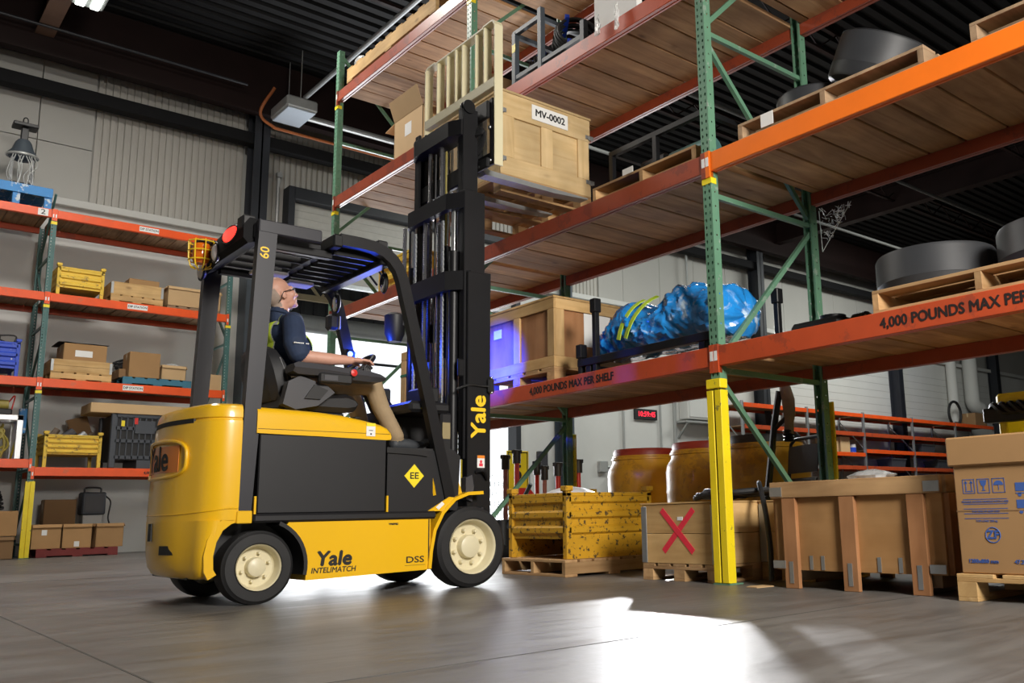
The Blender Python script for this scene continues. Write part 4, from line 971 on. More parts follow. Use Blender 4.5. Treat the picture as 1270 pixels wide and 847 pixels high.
    part('backrest_top', MB().tube([(.20, -.512, z1-.035), (.20, -.495, z1-.008), (.20, -.47, z1), (.20, -.36, z1), (.20, -.35, z1-.012), (.20, .35, z1-.012), (.20, .36, z1), (.20, .47, z1), (.20, .495, z1-.008), (.20, .512, z1-.035)], 0, rect=(.075, .012), up=(0, .01, 1)), LB, f, ang=0)
    part('backrest_lower_bar', MB().box(.165, .215, -.506, .506, CZ+.60, CZ+.68, .004), LB, f)
    for y in (-.37, -.25, -.06, .04, .17, .32): part('backrest_bar', MB().box(.165, .235, y-.006, y+.006, CZ+.66, z1-.008, .002), LB, f, ang=0)
    for s in (-1, 1):
        part('fork', MB().prism([(.21, CZ+.50), (.25, CZ+.50), (.25, CZ+.045), (.27, CZ+.03), (1.25, CZ+.022), (1.25, CZ+.010), (.9, CZ-.012), (.24, CZ-.014), (.215, CZ+.01)], 'y', s*.24-.05, s*.24+.05), M['galv'], f, ang=0)
    # blue spot light shining on the load side
    sp = spot('blue_spot_beam', (FX-.40, FY+.485, 1.66), (.06, 2.60, 1.76), 2600, 32, .9, .03, (.008, .03, 1))
    pl = bpy.data.lights.new('blue_spot_glow', 'POINT'); pl.energy = 16; pl.color = (.02, .08, 1); pl.shadow_soft_size = .02
    po = bpy.data.objects.new('blue_spot_glow', pl); COL.objects.link(po); po.location = (FX-.36, FY+.40, 1.70)
    return f
FORK = build_forklift()
# ================================================================ DRIVER
def build_person():
    t = thing('person', 'person in navy shirt, hi-vis vest and khaki trousers driving the forklift, looking up', 'person', (FX-1.02, FY+.03, 1.255))
    O = Vector((-1.02, .03, 1.255))
    prims = []      # (kind, data, material)
    def L(p): return Vector(p)-O
    def cap(a, b, ra, rb, m): prims.append(('c', L(a), L(b), ra, rb, m))
    HC = L((-1.165, .03, 1.930)); HR = Matrix.Rotation(R(-24), 3, 'Y')
    def hell(c, r, m): prims.append(('e', HC+HR @ Vector(c), HR, Vector(r), m))
    def ell(c, r, m, rot=None): prims.append(('e', L(c), rot or Matrix.Identity(3), Vector(r), m))
    S, N, Kk, H, SH = 0, 1, 2, 3, 4
    # trunk
    ell((-1.03, .03, 1.36), (.14, .175, .12), Kk)
    ell((-1.05, .03, 1.45), (.140, .165, .11), N)
    ell((-1.085, .03, 1.56), (.135, .170, .13), N)
    ell((-1.125, .03, 1.66), (.115, .165, .10), N)
    cap((-1.13, -.13, 1.725), (-1.13, .19, 1.725), .062, .062, N)
    cap((-1.15, .03, 1.72), (-1.165, .03, 1.80), .07, .062, N)
    cap((-1.155, .03, 1.74), (-1.160, .03, 1.88), .056, .055, S)
    # head
    hell((-.022, 0, .040), (.094, .077, .082), S)
    hell((-.045, 0, .005), (.075, .072, .075), H)
    hell((.020, 0, -.020), (.070, .064, .085), S)
    hell((.030, 0, -.078), (.054, .050, .036), S)
    hell((.070, 0, -.094), (.020, .026, .020), S)
    hell((.074, 0, .022), (.020, .048, .014), S)
    hell((.092, 0, -.015), (.016, .012, .032), S); hell((.103, 0, -.034), (.016, .016, .013), S)
    hell((.086, 0, -.060), (.012, .024, .007), S); hell((.083, 0, -.071), (.012, .020, .007), S)
    for s in (-1, 1):
        hell((-.008, s*.074, -.012), (.020, .010, .033), S); hell((.060, s*.042, -.025), (.026, .022, .026), S)
    # arms
    cap((-1.145, -.165, 1.70), (-1.16, -.245, 1.56), .068, .074, N); cap((-1.16, -.245, 1.56), (-1.145, -.268, 1.50), .074, .070, N)
    cap((-1.16, -.235, 1.60), (-1.135, -.275, 1.475), .046, .043, S)
    cap((-1.135, -.275, 1.475), (-.95, -.305, 1.468), .044, .040, S); cap((-.95, -.305, 1.468), (-.82, -.315, 1.472), .040, .029, S)
    ell((-.775, -.318, 1.474), (.050, .040, .020), S)
    for k, (dy, ln) in enumerate(((-.034, .070), (-.012, .082), (.011, .078), (.032, .060))):
        a = (-.745, -.318+dy, 1.476); b = (-.745+ln*.55, -.318+dy*1.15, 1.474); c = (-.745+ln*.95, -.318+dy*1.2, 1.452)
        cap(a, b, .0105, .0095, S); cap(b, c, .0095, .0085, S)
    cap((-.80, -.285, 1.468), (-.76, -.268, 1.458), .013, .0115, S); cap((-.76, -.268, 1.458), (-.73, -.268, 1.447), .0115, .0095, S)
    # left arm reaching for the steering wheel
    cap((-1.125, .225, 1.70), (-1.06, .29, 1.54), .062, .060, N)
    cap((-1.07, .285, 1.56), (-1.03, .30, 1.50), .046, .044, S); cap((-1.03, .30, 1.50), (-.80, .255, 1.50), .043, .030, S)
    ell((-.755, .25, 1.507), (.048, .038, .020), S)
    for k, (dy, ln) in enumerate(((-.030, .060), (-.010, .072), (.011, .070), (.030, .056))):
        a = (-.725, .25+dy, 1.51); b = (-.725+ln*.5, .25+dy*1.1, 1.508); c = (-.725+ln*.65, .25+dy*1.1, 1.480)
        cap(a, b, .0105, .0095, S); cap(b, c, .0095, .0085, S)
    cap((-.775, .215, 1.50), (-.73, .20, 1.485), .013, .010, S)
    # legs
    for s, y0, yk in ((-1, -.075, -.155), (1, .135, .19)):
        cap((-1.0, y0, 1.345), (-.80, (y0+yk)/2, 1.352), .094, .086, Kk); cap((-.80, (y0+yk)/2, 1.352), (-.575, yk, 1.345), .086, .066, Kk)
        cap((-.575, yk, 1.345), (-.515, yk, 1.20), .064, .060, Kk); yf = yk-.10 if s < 0 else yk; cap((-.515, yk, 1.20), (-.45, yf, 1.0), .060, .053, Kk)
        cap((-.445, yf, 1.00), (-.44, yf, .965), .042, .040, SH)
        cap((-.455, yf, .945), (-.36, yf, .945), .042, .042, SH); cap((-.36, yf, .943), (-.255, yf, .936), .043, .034, SH)
    mb = MB()
    for p in prims:
        if p[0] == 'e':
            mx = Matrix.Translation(p[1]) @ p[2].to_4x4(); mb.ell((0, 0, 0), p[3], 20, 12, mx)
        else:
            _, a, b, ra, rb, m = p; d = b-a; ln = d.length; q = d.to_track_quat('Z', 'Y').to_matrix().to_4x4(); mx = Matrix.Translation(a) @ q
            pr = [(ra*math.sin(R(k)), -ra*math.cos(R(k))) for k in (8, 30, 55, 80)]+[(rb*math.sin(R(k)), ln+rb*math.cos(R(k))) for k in (80, 55, 30, 8)]
            mb.lathe(pr, 16, mx)
    me = mb.mesh('body', M['skin'], 0)
    o = bpy.data.objects.new('tmp_body', me); COL.objects.link(o)
    rm = o.modifiers.new('r', 'REMESH'); rm.mode = 'VOXEL'; rm.voxel_size = .0062
    sm = o.modifiers.new('s', 'SMOOTH'); sm.factor = .5; sm.iterations = 3
    dg = bpy.context.evaluated_depsgraph_get(); bm_ = bpy.data.meshes.new_from_object(o.evaluated_get(dg)); bpy.data.objects.remove(o)
    bm_.name = 'body'; bm_.materials.clear()
    for k in ('skin', 'navy', 'khaki', 'hair', 'shoe'): bm_.materials.append(M[k])
    def sd(p, c):
        if p[0] == 'e':
            q = p[2].transposed() @ (c-p[1]); k = Vector((q.x/p[3].x, q.y/p[3].y, q.z/p[3].z)).length
            return (k-1)*min(p[3])
        _, a, b, ra, rb, m = p; d = b-a; u = max(0, min(1, (c-a).dot(d)/d.length_squared)); return (c-(a+d*u)).length-(ra+(rb-ra)*u)
    idx = []
    for pl in bm_.polygons:
        c = pl.center; best = min(prims, key=lambda p: sd(p, c)); m = best[-1]
        if m == H or m == S:
            q = HR.transposed() @ (c-HC)
            if q.length < .16: m = H if (q.x < -.012 and -.085 < q.z < .040 and q.x < -.035+max(0, q.z)*-.5) else S
        idx.append(m)
    bm_.polygons.foreach_set('material_index', idx); bm_.polygons.foreach_set('use_smooth', [True]*len(idx))
    put('body', bm_, t)
    # hi-vis vest: shell lifted off the trunk, open at the front, with grey reflective bands
    vs = []; fs = []; mi = []; mp = {}
    for pl in bm_.polygons:
        c = pl.center; w = c+O
        if pl.material_index != 1 or not (1.40 < w.z < 1.775) or abs(w.y-.03) > .172: continue
        if w.x > -1.02 and abs(w.y-.03) < .02: continue
        if abs(w.y-.03) > (.12 if w.x > -1.04 else .10 if w.z > 1.70 else .07): continue
        if (w-Vector((-1.155, .03, w.z))).length < .085 and w.z > 1.73: continue
        ids = []
        for vi in pl.vertices:
            if vi not in mp: mp[vi] = len(vs); v = bm_.vertices[vi]; vs.append(v.co+v.normal*.011)
            ids.append(mp[vi])
        fs.append(ids); d = abs(w.y-.03); mi.append(1 if (.062 < d < .095 or 1.465 < w.z < 1.505) else 0)
    ve = bpy.data.meshes.new('vest'); ve.from_pydata(vs, [], fs); ve.materials.append(M['hivis']); ve.materials.append(M['reflect'])
    ve.polygons.foreach_set('material_index', mi); ve.polygons.foreach_set('use_smooth', [True]*len(mi)); put('vest', ve, t)
    # collar, glasses
    part('collar', MB().tube([tuple(L((-1.157+.066*math.cos(2*PI*k/20), .03+.066*math.sin(2*PI*k/20), 1.802-.012*math.cos(2*PI*k/20)))) for k in range(20)], .011, 8, closed=True), M['navy'], t)
    g = MB()
    def hp(c): return tuple(HC+HR @ Vector(c))
    for s in (-1, 1): g.tube([hp((.086, s*.058, .004)), hp((.05, s*.076, .004)), hp((-.005, s*.083, .004)), hp((-.022, s*.083, -.012))], .0028, 6)
    g.tube([hp((.098, -.014, .006)), hp((.098, .014, .006))], .003, 6)
    gl = part('glasses', g, M['plastic'], t)
    lm = MB()
    for s in (-1, 1): lm.rings([[hp((.100-.024*u*u-d, s*(.012+.05*u), z)) for d, z in ((0, -.022), (0, .018), (.002, .018), (.002, -.022))] for u in (0, .33, .66, 1)])
    part('lens', lm, M['glass'], gl)
    part('ear_cord', MB().tube([hp((-.022, -.083, -.012)), hp((-.035, -.078, -.035)), hp((-.05, -.07, -.05))], .0025, 6), M['ink'], t)
    mk = MB()
    for k in range(9):
        if k != 6: mk.box(-1.20+k*.011, -1.192+k*.011, -.328, -.3205, 1.545, 1.552)
    mk.v = [tuple(Vector(v)-O) for v in mk.v]
    part('sleeve_logo', mk, M['white'], t, ang=0)
    return t
PERSON = build_person()
# ================================================================ GOODS
def pallet_parts(t, L, Wd, m1, m2, h=.13, nt=7, nb=3, z=0., base=True):
    """stringers along local x, boards across along y; origin at centre bottom"""
    st = .02
    sm = MB().box(-L/2, L/2, -.02, .02, st, h-st, .002).mesh('stringer', m1, 0)
    for k in range(3): put('stringer', sm, t, (0, -Wd/2+.02+k*(Wd-.04)/2, z))
    bw = min(.14, L/nt*.85)
    bm_ = MB().box(-bw/2, bw/2, -Wd/2, Wd/2, 0, st, .002).mesh('deck_board', m2, 0)
    for k in range(nt): put('deck_board', bm_, t, (-L/2+bw/2+k*(L-bw)/(nt-1), 0, z+h-st))
    for k in range(nb): put('bottom_board', bm_, t, (-L/2+bw/2+k*(L-bw)/(nb-1), 0, z))
def block_pallet(t, L, Wd, m1, m2, h=.135, z=0.):
    """nine block pallet, bottom runners along local x"""
    bl = MB().box(-.06, .06, -.05, .05, .02, h-.038, .002).mesh('block', m1, 0)
    for i in (-1, 0, 1):
        for j in (-1, 0, 1): put('block', bl, t, (i*(L/2-.06), j*(Wd/2-.05), z))
    rn = MB().box(-L/2, L/2, -.05, .05, 0, .02, .002).mesh('runner', m1, 0)
    for j in (-1, 0, 1): put('runner', rn, t, (0, j*(Wd/2-.05), z))
    cb = MB().box(-.06, .06, -Wd/2, Wd/2, h-.038, h-.018, .002).mesh('cross_board', m2, 0)
    for i in (-1, 0, 1): put('cross_board', cb, t, (i*(L/2-.06), 0, z))
    n = 5; tb = MB().box(-L/2, L/2, -Wd/n*.42, Wd/n*.42, h-.018, h, .002).mesh('deck_board', m1, 0)
    for k in range(n): put('deck_board', tb, t, (0, -Wd/2+Wd/n*.42+k*(Wd-Wd/n*.84)/(n-1), z))
def pallet(label, loc, L, Wd, rz=0, m1=None, m2=None, h=.13, group=None, nt=7):
    t = thing('wooden_pallet', label, 'pallet', loc, rz, group); pallet_parts(t, L, Wd, m1 or M['pallet'], m2 or M['pallet_y'], h, nt); return t
def carton(label, loc, sx, sy, sz, rz=0, m=None, name='cardboard_box', flaps=0, tape=True, lab=None, tilt=(0, 0), group=None):
    """closed or open cardboard box, origin at base centre"""
    m = m or M['card']; t = thing(name, label, 'box', loc, rz, group); t.rotation_euler[0], t.rotation_euler[1] = tilt
    if not flaps:
        part('body', MB().box(-sx/2, sx/2, -sy/2, sy/2, 0, sz, .006), m, t, ang=0)
        for s in (-1, 1): part('flap', MB().box(-sx/2+.004, sx/2-.004, (.003 if s > 0 else -sy/2+.003), (sy/2-.003 if s > 0 else -.003), sz-.001, sz+.004, .001), m, t, ang=0)
        if tape: part('tape', MB().box(-sx/2-.001, sx/2+.001, -.028, .028, sz+.0035, sz+.0050).box(-sx/2-.0012, -sx/2+.001, -.028, .028, sz*.72, sz+.005).box(sx/2-.001, sx/2+.0012, -.028, .028, sz*.72, sz+.005), mat('packing_tape', (.55, .42, .24), .25), t, ang=0)
    else:
        w = .006
        part('body', MB().box(-sx/2, sx/2, -sy/2, sy/2, 0, w).box(-sx/2, -sx/2+w, -sy/2, sy/2, 0, sz).box(sx/2-w, sx/2, -sy/2, sy/2, 0, sz).box(-sx/2, sx/2, -sy/2, -sy/2+w, 0, sz).box(-sx/2, sx/2, sy/2-w, sy/2, 0, sz), m, t, ang=0)
        fl = sy*.42
        angs = {1: (50, 60, 70, 40), 2: (115, 100, 20, 130), 3: (160, 150, 150, 155)}[flaps]
        for k, (a, (cx, cy, dx, dy)) in enumerate(zip(angs, ((0, -sy/2, 0, -1), (0, sy/2, 0, 1), (-sx/2, 0, -1, 0), (sx/2, 0, 1, 0)))):
            f = .05 if flaps == 3 else min(fl, .22); ux = Vector((dx, dy, 0))*math.sin(R(a))+Vector((0, 0, 1))*math.cos(R(a)); e = Vector((dy, -dx, 0))*((sx if dy else sy)/2-.004)
            c = Vector((cx, cy, sz)); nrm = ux.cross(e).normalized()*.003
            vs = [c-e, c+e, c+e+ux*f, c-e+ux*f]; part('flap', MB().add([v-nrm for v in vs]+[v+nrm for v in vs], [(0, 1, 2, 3), (7, 6, 5, 4), (0, 4, 5, 1), (1, 5, 6, 2), (2, 6, 7, 3), (3, 7, 4, 0)]), m, t, ang=0)
    if lab:
        lx, lz, lw, lh, face = lab
        if face == 'y': part('label', MB().box(lx-lw/2, lx+lw/2, -sy/2-.0018, -sy/2+.001, lz, lz+lh), M['paper'], t, ang=0)
        else: part('label', MB().box(-sx/2-.0018, -sx/2+.001, lx-lw/2, lx+lw/2, lz, lz+lh), M['paper'], t, ang=0)
    return t
def steel_bin(label, loc, sx, sy, sz, m, rz=0, legs=.14, ribs=3, group=None, skirt=False):
    """corrugated steel stacking bin with corner posts and feet"""
    t = thing('steel_bin', label, 'bin', loc, rz, group); w = .012
    z0 = legs; hz = sz-legs
    pr = []                                      # corrugated wall profile (offset, z)
    for k in range(ribs):
        a = z0+hz*k/ribs; p = hz/ribs
        pr += [(0, a), (0, a+p*.25), (-.022, a+p*.40), (-.022, a+p*.72), (0, a+p*.87)]
    pr.append((0, sz))
    def wallx(s):
        poly = [(s*(sx/2+o*-1 if False else sx/2-.022-o*1.0-.0), z) for o, z in pr]; poly2 = [(x-s*w, z) for x, z in poly[::-1]]
        return MB().prism(poly+poly2, 'y', -sy/2+.03, sy/2-.03)
    def wally(s):
        poly = [(s*(sy/2-.022-o), z) for o, z in pr]; poly2 = [(y-s*w, z) for y, z in poly[::-1]]
        return MB().prism(poly+poly2, 'x', -sx/2+.03, sx/2-.03)
    for s in (-1, 1): part('side_wall', wallx(s), m, t, ang=20); part('side_wall', wally(s), m, t, ang=20)
    for s in (-1, 1):
        if skirt: part('skirt', MB().box(-sx/2+.05, sx/2-.05, s*(sy/2-.02), s*(sy/2-.03), .0, z0+.02), m, t, ang=0)
    part('floor_sheet', MB().box(-sx/2+.03, sx/2-.03, -sy/2+.03, sy/2-.03, z0, z0+.01), m, t, ang=0)
    part('top_rim', MB().box(-sx/2, sx/2, -sy/2, -sy/2+.035, sz-.03, sz, .004).box(-sx/2, sx/2, sy/2-.035, sy/2, sz-.03, sz, .004).box(-sx/2, -sx/2+.035, -sy/2, sy/2, sz-.03, sz, .004).box(sx/2-.035, sx/2, -sy/2, sy/2, sz-.03, sz, .004), m, t, ang=0)
    for i in (-1, 1):
        for j in (-1, 1): part('corner_post', MB().box(i*sx/2, i*(sx/2-.05), j*sy/2, j*(sy/2-.05), 0, sz+.015, .004).box(i*(sx/2+.012), i*(sx/2-.06), j*(sy/2+.012), j*(sy/2-.06), sz+.01, sz+.05, .004), m, t, ang=0)
    return t
def frame_box(t, x0, x1, y0, y1, z0, z1, th, mx, my, mz, ply, faces='xXyY', mid=(0, 0), top=False, bw=.09):
    """plywood crate with outside battens; each batten is its own piece"""
    part('panel_box', MB().box(x0+th, x1-th, y0+th, y1-th, z0, z1-.002), ply, t, ang=0)
    def bat(a, m): part('batten', MB().box(*a, .003), m, t, ang=0)
    for f in faces:
        if f in 'xX':
            a, b = (x0, x0+th) if f == 'x' else (x1-th, x1)
            bat((a, b, y0, y1, z1-bw, z1), my); bat((a, b, y0, y1, z0, z0+bw), my)
            for k in range(mid[0]+2):
                yc = y0+bw/2+(y1-y0-bw)*k/(mid[0]+1); bat((a, b, yc-bw/2, yc+bw/2, z0+bw, z1-bw), mz)
        else:
            a, b = (y0, y0+th) if f == 'y' else (y1-th, y1)
            bat((x0+th, x1-th, a, b, z1-bw, z1), mx); bat((x0+th, x1-th, a, b, z0, z0+bw), mx)
            for k in range(mid[1]+2):
                xc = x0+th+bw/2+(x1-x0-2*th-bw)*k/(mid[1]+1); bat((xc-bw/2, xc+bw/2, a, b, z0+bw, z1-bw), mz)

L1T, L2T, L3T, L4T = [z+.137 for z in LV]

# ---------------------------------------------------------------- crate on the forks
def load_crate():
    sx, sy = .94, 1.0; cx, cy = -.57+sx/2, 1.655+sy/2; z = 2.985
    p = thing('wooden_pallet', 'block pallet held on the forklift forks under the labelled crate', 'pallet', (cx, cy, z)); block_pallet(p, sx, sy, M['pallet'], M['pallet_y'], .15)
    t = thing('wooden_crate', 'pale pine crate with a white MV-0002 sign lifted on the forks', 'crate', (cx, cy, z+.151))
    x0, x1, y0, y1, h = -sx/2, sx/2, -sy/2, sy/2, .70
    part('panel_box', MB().box(x0+.02, x1-.02, y0+.02, y1-.02, 0, h-.01), M['pale'], t, ang=0)
    def bat(a, m): part('batten', MB().box(*a, .003), m, t, ang=0)
    for f in (-1, 1):
        a, b = (y0, y0+.022) if f < 0 else (y1-.022, y1)
        bat((x0, x1, a, b, h-.20, h), M['pale']); bat((x0, x1, a, b, 0, .15), M['pale'])
        for xx in (x0+.075, 0, x1-.075): bat((xx-.06, xx+.06, a, b, .15, h-.20), M['pale_z'])
        a, b = (x0, x0+.022) if f < 0 else (x1-.022, x1)
        bat((a, b, y0+.022, y1-.022, h-.15, h), M['pale']); bat((a, b, y0+.022, y1-.022, 0, .15), M['pale'])
        for yy in (y0+.09, y1-.09): bat((a, b, yy-.06, yy+.06, .15, h-.15), M['pale_z'])
    part('lid', MB().box(x0-.008, x1+.008, y0-.008, y1+.008, h, h+.022, .004), M['pale'], t, ang=0)
    for xx in (x0+.01, x1-.01):
        for zz in (.13, h-.16): part('steel_clip', MB().box(xx-.045, xx+.045, y0-.010, y0-.001, zz-.018, zz+.018, .004).box(xx-.015, xx+.02, y0-.018, y0-.010, zz-.03, zz+.012, .004), M['galv'], t)
    part('sign', MB().box(-.16, .22, y0-.006, y0-.001, h-.16, h-.03, .001), M['white'], t, ang=0)
    text('lettering', 'MV-0002', .085, M['ink'], t, (.03, y0-.0068, h-.097), (1, 0, 0), (0, 0, 1), bold=.0025)
load_crate()

# ---------------------------------------------------------------- right rack, lowest level
def level_one():
    # big plywood crate between forklift mast and the blue bundle
    y0, y1, z = 1.80, 2.86, L1T
    p = thing('wooden_pallet', 'pallet under the plywood crate on the lowest rack shelf', 'pallet', (.50, (y0+y1)/2, z)); block_pallet(p, .88, y1-y0, M['pallet'], M['pallet_y'], .12)
    t = thing('wooden_crate', 'plywood crate with pine battens and paper sheet on lowest rack shelf', 'crate', (.50, (y0+y1)/2, z+.121))
    frame_box(t, -.44, .44, -(y1-y0)/2, (y1-y0)/2, 0, .58, .022, M['crate'], M['crate_y'], M['crate_z'], M['ply_r'], mid=(1, 0))
    part('lid', MB().box(-.445, .445, -(y1-y0)/2-.005, (y1-y0)/2+.005, .58, .60, .003), M['crate_y'], t, ang=0)
    ph = -(y1-y0)/2+.021
    part('paper_sheet', MB().box(-.10, .20, ph-.004, ph-.001, .20, .52), M['paper'], t, ang=0)
    part('paper_sheet', MB().box(-.4235, -.4210, .25, .37, .36, .44), M['paper'], t, ang=0)
    # smaller crate behind the mast
    t = thing('wooden_crate', 'small strapped wooden crate behind the forklift mast', 'crate', (.38, 4.02, z))
    frame_box(t, -.30, .30, -.40, .40, 0, .62, .02, M['crate'], M['crate_y'], M['crate_z'], M['ply_r'], mid=(1, 0))
    part('strap', MB().box(-.304, .304, -.404, .404, .36, .385), mat('green_strap', (.02, .16, .09), .4), t, ang=0)
    # black steel skid with uprights
    t = thing('steel_skid', 'black steel skid with posts carrying the blue wrapped bundle', 'skid', (.42, .75, z))
    for y in (-.60, .60): part('cross_tube', MB().box(-.38, .42, y-.03, y+.03, .0, .06, .004), M['black'], t)
    for x in (-.36, .36): part('rail', MB().box(x-.03, x+.03, -.72, .72, .06, .12, .004), M['black'], t)
    for (x, y, h) in ((-.36, .70, .22), (-.36, .52, .56), (.36, -.69, .5)): part('post', MB().box(x-.022, x+.022, y-.022, y+.022, .0, h, .004).box(x-.034, x+.034, y-.034, y+.034, h-.09, h+.02, .006), M['black'], t)
    # bundle in blue film: crumpled closed surface
    from mathutils import noise
    t = thing('wrapped_bundle', 'long machine part wrapped in crumpled blue plastic film with strap', 'bundle', (.40, .72, z+.121))
    n, k = 90, 60; rings = []
    for i in range(n+1):
        u = i/n; y = .80-1.50*u
        ht = .22+.30*(math.exp(-((u-.27)/.14)**2)*.72+math.exp(-((u-.66)/.13)**2)*.86+math.exp(-((u-.90)/.12)**2)*.55)
        hw = .23+.07*math.exp(-((u-.5)/.3)**2)
        e = min(1, (u/.10)**.5+.08, ((1-u)/.06)**.5+.08); ring = []
        for j in range(k):
            a = 2*PI*j/k; c, s_ = math.cos(a), math.sin(a); p = Vector((c*1.1+u*.8, s_*1.1+u*2.6, u*6.5))
            rg_ = 1-abs(noise.noise(p*1.9))*2.; r2 = 1-abs(noise.noise(p*4.3+Vector((7, 3, 1))))*2.
            wr = .93+.10*rg_+.055*r2
            zz = ht/2+s_*ht/2*wr*e; ring.append((c*hw*wr*e, y+.03*noise.noise(p*2.5), max(.004, zz)))
        rings.append(ring)
    part('film', MB().rings(rings), M['bluebag'], t, ang=28)
    for yy, tl in ((.20, .10), (.30, .06)):
        part('strap', MB().tube([(-.285*math.cos(R(q))-.02, yy-tl*(q-20)/40, .10+.34*math.sin(R(q))) for q in range(0, 71, 10)], 0, rect=(.045, .006), up=(-1, 0, .6)), M['strap'], t)
    # dark gearbox right of the upright
    t = thing('gearbox', 'small black gearbox behind the green upright beside the blue bundle', 'machine', (.72, -.40, z))
    part('housing', MB().box(-.2, .2, -.24, .18, 0, .17, .03), M['plastic'], t)
    part('flange', MB().cyl((0, -.24, .10), (0, -.32, .10), .10, 18), M['black'], t)
    for k in range(6): part('bolt', MB().ell((.07*math.cos(k*PI/3), -.325, .10+.07*math.sin(k*PI/3)), (.012, .012, .012), 8, 6), M['galv'], t)
    part('cover', MB().cyl((0, -.05, .17), (0, -.05, .215), .09, 16), M['black'], t)
    # pallet with rubber drums right
    p = pallet('weathered pallet carrying two black rubber drums on the lowest shelf', (.60, -1.81, z), 1.14, 1.25, 0, M['pallet'], M['pallet_y'], .135)
    def drum(label, loc, r, h, rot=(0, 0, 0)):
        t = thing('rubber_drum', label, 'drum', loc); t.rotation_euler = rot
        part('tread', MB().lathe([(r*.62, 0), (r*.97, 0), (r, .02), (r, h*.30), (r*1.004, h*.31), (r, h*.32), (r, h-.02), (r*.97, h), (r*.62, h), (r*.60, h-.02), (r*.60, .02), (r*.62, 0)], 56, cap=False), M['drum'], t)
        part('core', MB().lathe([(r*.60, .01), (r*.60, h-.01)], 40, cap=False), M['galv'], t)
    drum('black rubber drum lying flat on the pallet above the stencilled beam', (.50, -1.34, z+.136), .345, .25)
    drum('black rubber drum cut by the right edge of the picture', (.50, -2.09, z+.136), .345, .25)
level_one()

